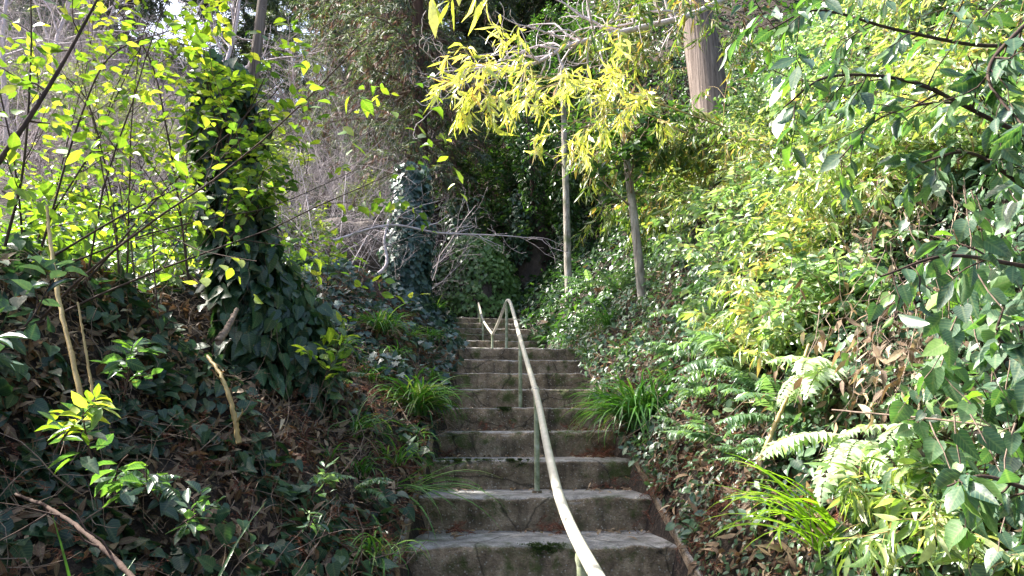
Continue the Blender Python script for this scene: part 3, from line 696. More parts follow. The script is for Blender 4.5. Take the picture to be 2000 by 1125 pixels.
# long lax blades over the second step, from the left
h = hit(782, 955, .02)
strap_clump('strap_grass_clump', h, 26, .58, .011, 'lax long bladed clump trailing over the lower steps from the left kerb', az=-.35, spread=.45, rise=(5, 40), droop=(30, 75), dead=False)
h = hit(1625, 1085, .05)
strap_clump('strap_grass_clump', h, 34, .5, .016, 'sunlit toned lime strap clump arching left at the foot of the right bank', az=math.pi, spread=.9, mat='limegrass', rise=(35, 75), droop=(60, 110), dead=False)
h = gp(-.80, 1.35, .0)
strap_clump('strap_grass_clump', h, 8, 1.45, .019, 'few long grey green blades leaning left in the bottom left corner', az=2.95, spread=.35, rise=(58, 68), droop=(35, 85), dead=False)
h = gp(-1.15, 1.75, .0)
strap_clump('strap_grass_clump', h, 8, .8, .012, 'short stiff blades beside the long grey green ones', az=2.4, spread=.9, rise=(40, 72), droop=(5, 45), dead=False)

# ------------------------------------------------------------------ ferns
T = math.pi
FR = [
 (1455, 745, 9, .42, T, 'pale green fern with broad fronds on the right bank above the biggest strap clump', .5, 'fern'),
 (1500, 800, 8, .36, T+.3, 'feathery fern just left of the dry cane on the right bank', .42, 'fern'),
 (1390, 800, 7, .3, T, 'small fern tucked beside the biggest strap clump', .4, 'fern'),
 (1530, 850, 7, .34, T+.3, 'shaded fern right under the dry cane', .4, 'fern'),
 (1650, 760, 6, .46, T+.2, 'fern frond cluster painted sunlit pale high on the right bank', .36, 'fernlit'),
 (1690, 895, 7, .42, T+.75, 'bright sunlit fern with long hanging fronds on the right bank', .34, 'fernlit'),
 (1810, 890, 7, .42, T+.85, 'sunlit fern right of the brightest one with drooping fronds toned sunlit', .34, 'fernlit'),
 (1690, 1010, 5, .2, T+.4, 'small yellow green fern above the lime strap clump', .36, 'fern'),
 (1160, 575, 6, .7, T+.5, 'large dark fern under the pale trunk on the right bank', .3, 'fern'),
 (1215, 585, 5, .6, T+.9, 'large fern hanging between the two pale trunks', .3, 'fern'),
 (1350, 870, 7, .22, T, 'little fern above the rust coloured litter by the right kerb', .4, 'fern'),
 (1470, 930, 6, .2, T, 'little fern in the dark leaf litter of the right bank', .4, 'fern'),
 (640, 770, 6, .25, 0, 'small fern under the ivy column', .4, 'fern'),
 (600, 975, 6, .2, .3, 'tiny green fern in the litter of the left slope', .4, 'fern'),
 (690, 985, 6, .2, -.3, 'tiny fern between the litter and the left kerb', .4, 'fern'),
 (255, 985, 5, .22, -.8, 'dark drooping fern at the bottom left', .4, 'fern'),
]
for px, py, n, L, az, lab, wd, mt in FR:
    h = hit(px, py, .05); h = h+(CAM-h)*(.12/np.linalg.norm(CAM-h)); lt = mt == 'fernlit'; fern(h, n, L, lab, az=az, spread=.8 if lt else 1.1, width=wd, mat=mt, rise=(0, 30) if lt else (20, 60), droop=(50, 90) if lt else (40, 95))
for px, py in [(1420, 690), (1340, 720), (1580, 700), (1330, 640), (1480, 640), (1560, 930), (1410, 900), (1850, 1040), (1900, 830)]:
    h = hit(px, py, .06); fern(h, 6, .3, 'mid green fern among the creepers of the right bank', az=T+rng.uniform(-.5, .8), width=.42, group='ferns among the right bank creepers')

# ------------------------------------------------------------------ ivy column on a dead stump
def ivy_mass(name, pts, rads, n, label, cat, L=(.06, .1), kind='heart', mat='ivy', trunk='darkstem', tr=.05, wr=.8, down=.9, thick=.35, group=None, parts=True, ysq=1.0):
    """leaves shingled round a wandering axis"""
    o = np.array(pts[0], float); c = curve_pts(pts, 80); rr = np.interp(np.linspace(0, 1, 80), np.linspace(0, 1, len(rads)), rads)
    root = empty(name, o, label, cat, group)
    bt = Buf(); tubes(bt, c-o, np.linspace(tr, tr*.5, 80), 8, .4); bt.build('trunk', M[trunk], root)
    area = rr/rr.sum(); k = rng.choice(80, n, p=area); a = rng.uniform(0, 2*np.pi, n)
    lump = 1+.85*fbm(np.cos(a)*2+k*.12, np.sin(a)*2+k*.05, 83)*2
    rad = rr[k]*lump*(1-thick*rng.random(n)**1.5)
    out = np.stack([np.cos(a), np.sin(a)*ysq, np.zeros(n)], -1)
    pos = c[k]-o+out*rad[:, None]+rng.normal(0, .02, (n, 3))*[1, 1, 2]
    d = unit(np.array([0, 0, -down])+out*.35+rng.normal(0, .35, (n, 3)))
    nn = unit(out+np.array([0, 0, .35])+rng.normal(0, .3, (n, 3)))
    b = Buf(); ln = rng.uniform(*L, n); leaves(b, pos, d, nn, ln, ln*wr, kind, np.clip(.15+.55*(rad/rr[k]-.5)+rng.normal(0, .1, n), 0, 1))  # inner leaves toned darker: shade painted into the mass
    b.build('leaves', M[mat], root)
    # trailing vine stems
    bs = Buf(); q = rng.choice(n, min(60, n), replace=False)
    PL, RA = grow(pos[q], unit(out[q]*.3+np.array([0, 0, -1.])), rng.uniform(.15, .5, len(q)), .002, 6, .25, .1); tubes(bs, PL, RA, 3, .4); bs.build('vine_stems', M['twig'], root)
    return root
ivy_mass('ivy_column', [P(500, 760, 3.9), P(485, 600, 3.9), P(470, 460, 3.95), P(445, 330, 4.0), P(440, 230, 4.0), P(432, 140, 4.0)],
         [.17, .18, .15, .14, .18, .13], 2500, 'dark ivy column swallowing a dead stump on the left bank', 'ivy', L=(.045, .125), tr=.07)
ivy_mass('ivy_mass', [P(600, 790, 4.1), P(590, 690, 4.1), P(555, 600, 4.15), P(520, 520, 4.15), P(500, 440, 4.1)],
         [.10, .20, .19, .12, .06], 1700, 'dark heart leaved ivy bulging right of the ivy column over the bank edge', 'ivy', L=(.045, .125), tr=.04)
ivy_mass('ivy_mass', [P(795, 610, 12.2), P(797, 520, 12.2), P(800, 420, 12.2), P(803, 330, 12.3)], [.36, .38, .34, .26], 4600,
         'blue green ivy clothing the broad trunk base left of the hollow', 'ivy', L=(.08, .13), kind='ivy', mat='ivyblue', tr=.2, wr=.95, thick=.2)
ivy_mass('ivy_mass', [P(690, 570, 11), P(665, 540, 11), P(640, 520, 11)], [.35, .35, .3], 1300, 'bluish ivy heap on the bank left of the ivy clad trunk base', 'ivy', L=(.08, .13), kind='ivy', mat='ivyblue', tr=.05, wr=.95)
# lime leafy climber on the column top
def leafy_spray(name, loc, n, L, r, dirs, label, cat, mat, lf, bark='darkstem', lvl=5, wig=.18, grav=.03, leafn=9, kind='ovate', wr=.55, group=None, ang=(30, 65), sub=(.3, .6), spread=1.0, lgrav=.35, stemm=8, second=True, flat=.7):
    starts = rng.normal(0, .04, (n, 3))*[1, 1, .2]
    d = unit(np.array(dirs, float)+rng.normal(0, .28, (n, 3)))
    levels = [dict(n=lvl, lr=sub, ang=ang, t0=.2, m=5, wig=wig, grav=grav)]
    if second: levels.append(dict(n=3, lr=(.35, .65), ang=(30, 60), t0=.2, m=4, wig=wig, grav=grav))
    cfg = [(len(levels), leafn, lf, kind, dict(wr=wr, grav=lgrav, spread=spread, flat=flat), mat), (len(levels)-1, leafn, lf, kind, dict(wr=wr, grav=lgrav, spread=spread, flat=flat), mat)]
    root, lv = woody(name, loc, cat, label, (starts, d, rng.uniform(.75, 1.1, n)*L, np.full(n, r), stemm, wig*.5, grav), levels, bark, None, group)
    b = Buf()
    for c in cfg: leaf_on(b, lv[c[0]][0], c[1], c[2], c[3], **c[4])
    b.build('foliage', M[mat], root)
    return root
leafy_spray('leafy_climber', P(440, 330, 3.8), 7, .75, .006, (-.1, 0, 1), 'lime green climber leaves sprouting round the top of the ivy column', 'climber', 'lime', (.05, .085), lvl=4, leafn=4)
leafy_spray('leafy_climber', P(450, 470, 3.7), 5, .5, .005, (.5, -.1, .7), 'lime leafed shoots rising from the middle of the ivy column', 'climber', 'lime', (.05, .08), lvl=3, leafn=4)

# ------------------------------------------------------------------ left bank saplings
SP = [(60, 560, 2.6, 1.6, (.35, .1, 1), 'dark leaning sapling with lime leaves at the far left bank edge'),
      (30, 520, 3.2, 2.2, (.2, .1, 1), 'tall thin lime leaved sapling in the left corner'),
      (150, 540, 3.0, 1.6, (.25, .1, 1), 'lime leaved sapling behind the dry bamboo pole'),
      (230, 560, 3.6, 1.7, (.1, .1, 1), 'lime leaved sapling in the middle of the left bank'),
      (300, 560, 3.3, 1.5, (-.1, .1, 1), 'lime leaved sapling just left of the ivy column'),
      (360, 560, 4.3, 1.6, (-.3, .1, 1), 'lime leaved sapling leaning left behind the ivy column'),
      (90, 470, 4.5, 1.9, (.15, 0, 1), 'far bright sapling at the back of the left bank'),
      (210, 470, 5.0, 1.7, (0, 0, 1), 'bright broad sapling behind the others on the left bank')]
for px, py, d, L, dr, lab in SP:
    p = P(px, py, d); p[2] = min(p[2], float(ground(p[0], p[1]))+.05); L2 = L
    leafy_spray('sapling', p, 2, L2, .0055, dr, lab, 'sapling', 'lime', (.03, .07), lvl=7, leafn=4, wig=.12, grav=-.01, sub=(.25, .5), second=True)
# thin dark bare stems crossing the upper left
stems = [([(-20, 340, 2.3), (60, 225, 2.4), (130, 110, 2.5), (200, -20, 2.6)], .011, 'thick dark stem slanting up across the top left corner'),
         ([(70, 520, 2.9), (100, 420, 2.9), (150, 250, 2.95), (215, 110, 3.0), (330, 60, 3.1)], .006, 'curved dark stem rising from the left bank then bending right'),
         ([(10, 480, 2.6), (45, 330, 2.6), (60, 120, 2.6), (60, -20, 2.6)], .006, 'straight dark upright stem near the left edge'),
         ([(370, 560, 3.7), (350, 400, 3.7), (325, 250, 3.7), (290, 110, 3.7), (200, -20, 3.7)], .007, 'long dark stem curving from the ivy column to the top edge'),
         ([(105, 500, 2.7), (240, 420, 2.8), (400, 335, 3.2), (500, 240, 3.6)], .005, 'thin stem slanting right across to the ivy column'),
         ([(120, 520, 2.9), (280, 460, 3.1), (420, 425, 3.3), (540, 400, 3.6), (700, 330, 4.4)], .0045, 'wiry stem running right from the bank past the ivy column'),
         ([(235, 600, 3.3), (225, 430, 3.3), (200, 300, 3.3), (160, 180, 3.2), (60, 110, 3.0)], .005, 'dark stem arching to the left above the saplings')]
for pts, r, lab in stems:
    pp = [P(*q) for q in pts]; o = pp[0]; c = curve_pts(pp, 26)-o
    root = empty('woody_shoot', o, lab, 'stem'); b = Buf(); RA = np.linspace(r, r*.45, 26); tubes(b, c, RA, 7, .35)
    K, KR = kids(c[None], RA[None], 6, (.12, .28), (25, 60), .2, 5, .2); tubes(b, K, KR, 4, .4)
    K2, KR2 = kids(K, KR, 2, (.4, .7), (25, 60), .2, 4, .2); tubes(b, K2, KR2, 3, .4)
    b.build('stems', M['darkstem'], root)
    lf = Buf(); leaf_on(lf, K2, 3, (.04, .07), 'ovate', .55); leaf_on(lf, K, 2, (.04, .08), 'ovate', .55); lf.build('foliage', M['lime'], root)

def cane(name, pts, r, lab, cat, mat='cane', twigs=0, nodes=True):
    pp = [P(*q) for q in pts]; o = pp[0]; c = curve_pts(pp, 40)-o+rng.normal(0, r*.12, (40, 3)); RA = np.linspace(r, r*.6, 40)*rng.uniform(.9, 1.12, 40)
    if nodes: RA = RA*(1+.22*(np.arange(40) % 9 == 4))
    root = empty(name, o, lab, cat); b = Buf(); tubes(b, c, RA, 9, .6, cap=True); b.build('stem', M[mat], root)
    if twigs:
        K, KR = kids(c[None], RA[None], twigs, (.1, .3), (30, 70), .1, 5, .3)
        for q_ in range(len(K)):
            b = Buf(); tubes(b, K[q_:q_+1], KR[q_:q_+1], 4, .5); b.build('twig', M[mat], root)
cane('bamboo_pole', [(175, 860, 2.25), (150, 740, 2.3), (118, 600, 2.4), (98, 470, 2.5), (92, 405, 2.55)], .009, 'dry tan bamboo pole leaning on the dark left bank', 'pole')
cane('dry_stem', [(186, 800, 2.3), (170, 700, 2.35), (152, 590, 2.4)], .005, 'thin orange dry stem right of the bamboo pole', 'stem')
cane('dead_branch', [(466, 865, 2.9), (455, 800, 2.9), (432, 735, 2.95), (405, 695, 3.05)], .011, 'curved bare dead branch hanging in front of the left wall', 'branch', 'cane', 2, False)
cane('dead_branch', [(425, 668, 3.2), (445, 640, 3.3), (462, 605, 3.45)], .018, 'short rough branch stub under the ivy column', 'branch', 'twig', 0, False)
cane('dead_branch', [(270, 1140, 1.45), (190, 1060, 1.55), (100, 995, 1.7), (30, 965, 1.8)], .006, 'pinkish fallen branch in the bottom left corner', 'branch', 'darkstem', 5, False)
cane('bamboo_pole', [(1485, 900, 2.9), (1520, 815, 2.9), (1555, 740, 2.92), (1580, 672, 2.95)], .010, 'dry tan cane standing slanted in the right bank', 'pole')
cane('dead_branch', [(1385, 690, 4.1), (1420, 678, 3.9), (1455, 662, 3.75), (1480, 645, 3.7)], .020, 'brown broken branch sticking out of the right bank', 'branch', 'twig', 3, False)
cane('dead_branch', [(1800, 888, 2.2), (1830, 862, 2.2), (1850, 840, 2.25)], .022, 'short weathered piece of wood lying on the right bank', 'branch', 'palebark', 0, False)
cane('dead_branch', [(1925, 860, 1.9), (1915, 830, 1.9), (1625, 800, 2.2)], .004, 'thin dead twig lying across the right bank', 'branch', 'twig', 4, False)
cane('dead_branch', [(700, 592, 10), (730, 545, 10), (755, 515, 10.1), (750, 470, 10.2), (760, 430, 10.3)], .03, 'grey crooked branch rising left of the ivy clad trunk base', 'branch', 'paletwig', 5, False)

# ------------------------------------------------------------------ bamboo
def drooping_bamboo(name, pts, r, label, nb, bl, mat, lf, leafn, dl=(0, 0, -.6), spread=1.0, cat='bamboo', second=3, bark='cane'):
    pp = [P(*q) for q in pts]; o = pp[0]; c = curve_pts(pp, 30)-o; RA = np.linspace(r, r*.3, 30)
    root = empty(name, o, label, cat); b = Buf(); tubes(b, c, RA, 6, .5)
    K, KR = kids(c[None], RA[None], nb, bl, (20, 65), .15, 6, .14, .12); KR = np.maximum(KR, .0012); tubes(b, K, KR, 4, .5)
    K2, KR2 = kids(K, KR, second, (.35, .6), (20, 50), .2, 5, .15, .2); tubes(b, K2, np.maximum(KR2, .0008), 3, .5)
    b.build('culm', M[bark], root)
    l = Buf()
    leaf_on(l, K2, leafn, lf, 'lance', .10, .3, .42, .28, flat=.2); leaf_on(l, K, leafn, lf, 'lance', .10, .3, .42, .28, flat=.2)
    l.build('foliage', M[mat], root)
drooping_bamboo('bamboo', [(1420, 250, 5.8), (1250, 190, 5.5), (1120, 160, 5.2), (1000, 150, 5.0), (920, 165, 4.9)], .008, 'brilliant yellow green bamboo spray arching over the path', 20, (.17, .3), 'bamboo', (.09, .17), 7, second=4)
drooping_bamboo('bamboo', [(1340, 260, 5.8), (1240, 215, 5.6), (1160, 220, 5.4), (1080, 265, 5.3)], .006, 'yellow bamboo spray with orange tints below the brilliant one', 10, (.22, .38), 'bamboo', (.09, .17), 5, second=4)
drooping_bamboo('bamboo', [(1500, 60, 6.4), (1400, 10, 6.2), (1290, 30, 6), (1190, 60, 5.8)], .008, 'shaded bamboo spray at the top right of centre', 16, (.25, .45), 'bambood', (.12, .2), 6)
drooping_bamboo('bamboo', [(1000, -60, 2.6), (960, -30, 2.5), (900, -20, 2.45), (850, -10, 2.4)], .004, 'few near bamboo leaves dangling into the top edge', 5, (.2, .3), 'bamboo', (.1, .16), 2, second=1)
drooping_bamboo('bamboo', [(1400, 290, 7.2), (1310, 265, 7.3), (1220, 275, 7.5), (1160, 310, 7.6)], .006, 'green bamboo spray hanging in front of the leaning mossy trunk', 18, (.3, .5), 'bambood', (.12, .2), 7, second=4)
k = 0
for px, py, d, lab in [(1290, 130, 8.4, 'upper'), (1300, 230, 8.2, 'second'), (1200, 150, 9.2, 'third'), (1280, 330, 8.0, 'fourth'), (1180, 330, 9.0, 'sixth'), (1420, 330, 7.4, 'seventh'), (1250, 40, 9.0, 'eighth'), (1340, 420, 7.2, '')]:
    p = hit(px, py); nb = 9
    st = rng.normal(0, .25, (nb, 3))*[1, 1, .3]; dr = unit(np.array([-.7, -.45, .8])+rng.normal(0, .3, (nb, 3)))
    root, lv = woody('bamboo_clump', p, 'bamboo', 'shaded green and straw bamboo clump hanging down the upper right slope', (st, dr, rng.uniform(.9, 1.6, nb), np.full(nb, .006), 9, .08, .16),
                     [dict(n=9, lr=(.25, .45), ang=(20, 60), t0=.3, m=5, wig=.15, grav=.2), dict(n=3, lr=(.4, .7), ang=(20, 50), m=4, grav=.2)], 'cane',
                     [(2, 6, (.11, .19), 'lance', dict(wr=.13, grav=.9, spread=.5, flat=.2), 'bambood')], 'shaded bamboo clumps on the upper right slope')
# sunlit bamboo-grass thicket of the right bank
k = 0
SA = [(1420, 330), (1520, 350), (1620, 330), (1720, 300), (1820, 290), (1450, 430), (1560, 450), (1680, 430), (1790, 400), (1500, 520), (1620, 540), (1560, 620), (1660, 620), (1600, 690),
      (1880, 350), (1960, 300), (1860, 200), (1740, 190), (1620, 230), (1940, 150), (1800, 60), (1650, 110), (1400, 360), (1840, 1080), (1540, 240)]
SD = ['standing highest on the sunlit right bank', 'spilling down the middle of the right bank', 'low on the right bank among ferns']
for iq, (px, py) in enumerate(SA):
    p = hit(px, py); n = 15
    st = rng.normal(0, .14, (n, 3))*[1, 1, .4]; dr = unit(np.array([-.55, -.3, .75])+rng.normal(0, .32, (n, 3)))
    zone = 0 if py < 400 else (1 if py < 680 else 2)
    big = .6 if py > 600 else 1
    root, lv = woody('bamboo_grass', p, 'bamboo grass', 'bright broad bladed bamboo grass '+SD[zone], (st, dr, rng.uniform(.3, .62, n)*big, np.full(n, .0028), 7, .12, .1),
                     [dict(n=6, lr=(.3, .5), ang=(20, 60), t0=.2, m=4, wig=.15, grav=.15)], 'cane',
                     [(1, 8, (.035, .10), 'lance', dict(wr=.2, grav=.5, spread=.7, flat=.4), 'sasa'), (0, 6, (.05, .12), 'lance', dict(wr=.2, grav=.5, spread=.7, flat=.4), 'sasa')] if iq % 3 else [(1, 9, (.03, .075), 'ovate', dict(wr=.45, grav=.3, spread=.9, flat=.6), 'lush'), (0, 6, (.04, .085), 'ovate', dict(wr=.45, grav=.3, spread=.9, flat=.6), 'lush')],
                     ('bamboo grass ' if iq % 3 else 'pale leafy shrubs ')+SD[zone])
    if iq % 3 == 0: root.name = 'leafy_shrub'; root['category'] = 'shrub'; root['label'] = 'pale green broad leafed shrub '+SD[zone]
for px, py, lab in [(1800, 420, 'brown tangle of dead vines and leaves high in the right bank'), (1830, 620, 'shadowed mass of dry brown stems in the middle of the right bank'), (1790, 720, 'sunlit rusty stems hanging down the right bank')]:
    h = hit(px, py); root = empty('dead_vine_tangle', h, lab, 'dead vines'); n = 170
    st = rng.normal(0, .17, (n, 3)); st[:, 0] -= .05; PL, RA = grow(st, unit(rng.normal(0, .4, (n, 3))+[-.3, -.2, -.8]), rng.uniform(.15, .5, n), .0016, 7, .25, .1)
    b = Buf(); tubes(b, PL, RA, 3, rng.random(n)); b.build('stems', M['twig'], root)
    l = Buf(); leaf_on(l, PL, 3, (.03, .08), 'lance', .3, .2, .8); l.build('dry_leaves', M['dead'], root)
# leafy shrub with lime tips at the left end of the thicket
for px, py, lab in [(1400, 350, 'glossy lime tipped shrub at the upper left end of the right thicket'), (1360, 450, 'glossy green shrub below the lime tipped one'), (1340, 330, 'small lime tipped shoots under the large cedar trunk')]:
    leafy_spray('evergreen_shrub', hit(px, py), 8, .62, .006, (-.6, -.3, .5), lab, 'shrub', 'sasa', (.08, .14), lvl=4, leafn=6, wr=.26, kind='lance', second=False, lgrav=.1)

# ------------------------------------------------------------------ near boughs at the upper right
NB = [([(2150, -80, 1.5), (1990, 60, 1.45), (1930, 150, 1.4), (2010, 260, 1.3)], 'dark near branch curving down at the right edge'),
      ([(2150, 60, 1.9), (1950, 90, 1.8), (1760, 60, 1.7), (1600, 20, 1.65), (1500, 60, 1.6)], 'leafy near bough reaching left along the top edge'),
      ([(2150, 330, 1.7), (1950, 240, 1.6), (1780, 160, 1.55), (1620, 150, 1.5), (1530, 210, 1.45)], 'near bough with grey green serrated leaves hanging beside the cedar trunk'),
      ([(2200, 250, 2.1), (2000, 230, 2.0), (1850, 200, 1.95), (1720, 230, 1.9), (1640, 310, 1.85)], 'bough of broad backlit leaves above the sunlit thicket'),
      ([(2200, 420, 1.6), (2030, 380, 1.5), (1900, 300, 1.45), (1790, 320, 1.4)], 'short near bough with dark leaves at the right edge'),
      ([(2200, 560, 1.5), (2000, 520, 1.45), (1850, 500, 1.4), (1720, 540, 1.35)], 'near shoot with a rosette of dark leaves in front of the thicket'),
      ([(2200, 20, 2.5), (2000, -20, 2.4), (1800, -30, 2.3), (1560, -60, 2.2)], 'upper bough cut by the top edge'),
      ([(2150, 1000, 1.4), (2020, 960, 1.4), (1920, 930, 1.4), (1850, 950, 1.4)], 'dark leaved shoot low in the right corner'),
      ([(2150, 760, 1.5), (2020, 700, 1.5), (1950, 660, 1.5), (1960, 600, 1.5)], 'pale heart leaved vine at the right edge')]
for i, (pts, lab) in enumerate(NB):
    pp = [P(*q) for q in pts]; o = pp[0]; c = curve_pts(pp, 26)-o; RA = np.linspace(.007, .002, 26)
    root = empty('leafy_bough', o, lab, 'branch'); b = Buf(); tubes(b, c, RA, 7, .4)
    nk = 13 if i not in (5, 7, 8) else 6
    K, KR = kids(c[None], RA[None], nk, (.10, .28), (30, 75), .2, 5, .18, .06, up=-.2); tubes(b, K, np.maximum(KR, .0014), 4, .4)
    b.build('stems', M['darkstem'], root)
    l = Buf(); kind = 'heart' if i == 8 else 'ovate'
    leaf_on(l, K, 7 if nk == 13 else 5, (.028, .08), kind, .42 if i != 8 else .8, .25, .75, .6, flat=.5)
    leaf_on(l, c[None], 8, (.04, .09), kind, .5, .3, .6, .8, flat=.5)
    l.build('foliage', M['near'], root)
for (px, py, d, n, lab) in [(1950, 480, 1.9, 60, 'hanging vine with pale heart leaves beside the brown tangle'), (1970, 700, 1.75, 60, 'vine with big pale heart leaves at the right edge of the bank'), (1900, 760, 2.0, 40, 'heart leaved vine hanging low over the right bank'), (1850, 600, 2.2, 40, 'small heart leaved vine in front of the dry stems'), (1960, 950, 1.7, 40, 'dense heart leaves in the lower right corner')]:
    o = P(px, py-120, d); root = empty('heart_leaved_vine', o, lab, 'vine'); k_ = 7
    PL, RA = grow(rng.normal(0, .09, (k_, 3)), unit(rng.normal(0, .25, (k_, 3))+[0, 0, -1]), rng.uniform(.25, .5, k_), .0022, 9, .15, .1)
    b = Buf(); tubes(b, PL, RA, 5, .5); b.build('stems', M['twig'], root)
    l = Buf(); leaf_on(l, PL, max(3, n//k_), (.035, .085), 'heart', .8, .05, .9, .8, up=(-.5, -.7, .5), flat=1.0); l.build('foliage', M['near'], root)
for px, py, lab in [(1500, 690, 'pale leafed shrub just above the standing cane'), (1600, 620, 'bleached pale shrub in the sunlit middle of the right bank'), (1700, 560, 'pale sunlit shrub below the dark leaf rosette'), (1450, 600, 'half shaded shrub left of the sunlit bank')]:
    leafy_spray('leafy_shrub', hit(px, py), 9, .36, .0035, (-.6, -.5, .3), lab, 'shrub', 'lush', (.04, .09), lvl=5, leafn=6, wr=.42, second=False, lgrav=.4)
# small shrubs on the far right edge, lower
for px, py, lab in [(1960, 720, 'broad heart leaved vine hanging over the right bank edge'), (1985, 900, 'dark broad leaved plant at the right edge of the bank'), (1900, 1060, 'dark leaved plant in the bottom right corner')]:
    leafy_spray('broadleaf_plant', hit(px, py), 5, .35, .004, (-.4, -.3, .6), lab, 'plant', 'near', (.05, .09), lvl=3, leafn=4, wr=.55, second=False)
# young plants in the left foreground
for px, py, d, L, mt, lab in [(250, 880, 2.1, .2, 'near', 'pale compound leaved seedling in the middle of the dark left slope'), (330, 960, 1.9, .13, 'near', 'small whorl of bluish leaves on the lower left slope'),
                          (600, 985, 2.4, .12, 'cover', 'little three leaved seedling on the left slope'), (355, 1040, 1.9, .14, 'near', 'low bluish leaved sprout at the foot of the left slope'),
                          (40, 640, 2.0, .2, 'ivyblue', 'cluster of grey blue leaves at the left edge'), (270, 770, 2.5, .2, 'near', 'pale pointed leaves catching light right of the bamboo pole'),
                          (120, 890, 1.8, .16, 'lime', 'small yellow green sprig in the lower left'), (640, 760, 3.4, .3, 'lime', 'bright green shoot under the ivy mass'), (650, 700, 4.0, .25, 'lime', 'lime leaved shoot right of the ivy mass'),
                          (640, 560, 4.6, .35, 'lime', 'lime leaved twig sticking out right of the ivy column'), (600, 330, 4.3, .3, 'lime', 'isolated lime leaves hanging right of the ivy column top')]:
    p = P(px, py, d)
    leafy_spray('young_plant', p, 2, L, .003, (0.1, -.2, .5), lab, 'plant', mt, (L*.3, L*.45) if L < .25 else (.05, .09), lvl=3, leafn=4, wr=.42, second=False, lgrav=.0, flat=1.2)

# ------------------------------------------------------------------ trees
def trunk_tree(name, base, top, r0, r1, bark, label, cat='tree', bend=None, n=40, branches=None, sides=14):
    root = empty(name, base, label, cat); o = np.array(base)
    mid = (np.array(base)+np.array(top))/2+(np.array(bend) if bend is not None else 0)
    c = curve_pts([base-np.array([0, 0, .5]), mid, top], n)-o
    r = np.linspace(r0, r1, n); r[0:4] *= np.array([1.35, 1.22, 1.1, 1.03])
    b = Buf(); s = sides; PLs = c; tubes(b, c, r, s, .5)
    V = b.v[0]; ang = np.tile(np.arange(s), n); kk = np.repeat(np.arange(n), s)
    V += (unit(V-c[kk])*(fbm(ang*.9, kk*.13, 91, 3)*r[kk]*.35)[:, None])
    b.build('trunk', M[bark], root)
    return root, c, r

def cedar_crown(root, c, r, t0, nb, bl, mat, n2=5, nl=12, L=(.12, .3), droop=.12, ang=(60, 100), lr2=(.3, .5), mat2=None, w=.12, bark='twig', bare=0):
    PL = c[None]; RA = r[None]; K, KR = kids(PL, RA, nb, (bl[0], bl[1]), ang, t0, 8, .08, droop, .22)
    b = Buf(); tubes(b, K, KR, 5, .4); K2, KR2 = kids(K, KR, n2, lr2, (25, 60), .2, 5, .12, .1, .5); tubes(b, K2, np.maximum(KR2, .003), 3, .4)
    K3, KR3 = kids(K2, KR2, 3, (.35, .6), (25, 60), .2, 4, .15, .25); b.build('branches', M[bark], root)
    if nl:
        l = Buf(); leaf_on(l, K3, nl, L, 'needle', w, .05, .35, .6, flat=.2); leaf_on(l, K2, nl, L, 'needle', w, .1, .35, .6, flat=.2); l.build('crown', M[mat], root)
        if mat2:
            l = Buf(); kk = rng.random(len(K3)) < .45; leaf_on(l, K3[kk]+np.array([0, 0, -.12]), nl, L, 'needle', w, .05, .9, .5, flat=.2); l.build('dry_foliage', M[mat2], root)

# big pale cedar trunk on the right bank
bs = hit(1408, 262); bs[2] -= .5; tp = P(1352, -20, bs[1]*1.02); tp = bs+(tp-bs)*2.6
root, c, r = trunk_tree('cedar_tree', bs, tp, .31, .2, 'palebark', 'big pale ribbed cedar trunk standing high on the right bank'); cedar_crown(root, c, r, .72, 14, (.2, .32), 'cedar')
# dark cedar in the middle
bs = hit(822, 420); bs = np.array([P(828, 400, 16)[0], 16.2, 0]); bs[2] = ground(bs[0], bs[1]); tp = P(812, -150, 16.5)
root, c, r = trunk_tree('cedar_tree', bs, tp, .26, .12, 'cedarbark', 'dark drooping cedar with brown and green crown left of the hollow')
cedar_crown(root, c, r, .26, 84, (.16, .32), 'cedar', 8, 12, (.10, .22), .14, mat2='cedarbrown', w=.16)
bs = np.array([P(700, 300, 19)[0], 19.5, 0]); bs[2] = ground(bs[0], bs[1])
root, c, r = trunk_tree('cedar_tree', bs, bs+[.3, .5, 11], .2, .08, 'cedarbark', 'bushy brownish cedar just left of the dark drooping cedar')
cedar_crown(root, c, r, .15, 72, (.18, .32), 'cedar', 8, 11, (.12, .24), .12, mat2='cedarbrown', w=.16)
# pale slender trunks
for (px0, py0), (px1, py1), r0, bk, lab in [((1112, 590), (1104, 330), .075, 'mossbark', 'straight pale slender trunk right of the hollow'), ((1262, 590), (1228, 350), .052, 'mossbark', 'leaning pale mossy trunk on the right bank'),
                                   ((1045, 470), (1040, 300), .14, 'cedarbark', 'dark shaggy trunk hung with dead fibres above the hollow'), ((1180, 420), (1170, 300), .08, 'mossbark', 'short pale trunk half hidden by bamboo')]:
    bs = hit(px0, py0); tp = P(px1, py1, bs[1]+.15); tp = bs+(tp-bs)*(1.9 if px0 != 1262 else 1.5)
    root, c, r = trunk_tree('slender_tree', bs, tp, r0, r0*.6, bk, lab, sides=10)
    K, KR = kids(c[None], r[None], 16, (.2, .4), (40, 85), .5, 7, .15, -.02, .3); b = Buf(); tubes(b, K, KR, 4, .5); K2, KR2 = kids(K, KR, 5, (.35, .6), (30, 60), .2, 5, .2); tubes(b, K2, KR2, 3, .5); b.build('branches', M['twig'], root)
    l = Buf(); leaf_on(l, K2, 9, (.07, .12), 'ovate', .45); l.build('crown', M['evergreen'], root)
ivy_mass('ivy_mass', [P(1108, 455, 13.2), P(1104, 360, 13.2), P(1103, 250, 13.3)], [.12, .34, .4], 1500, 'dark leafy climber swallowing the upper half of the straight pale trunk', 'climber', L=(.07, .13), kind='ovate', mat='evergreen', tr=.05, wr=.5, down=.5)
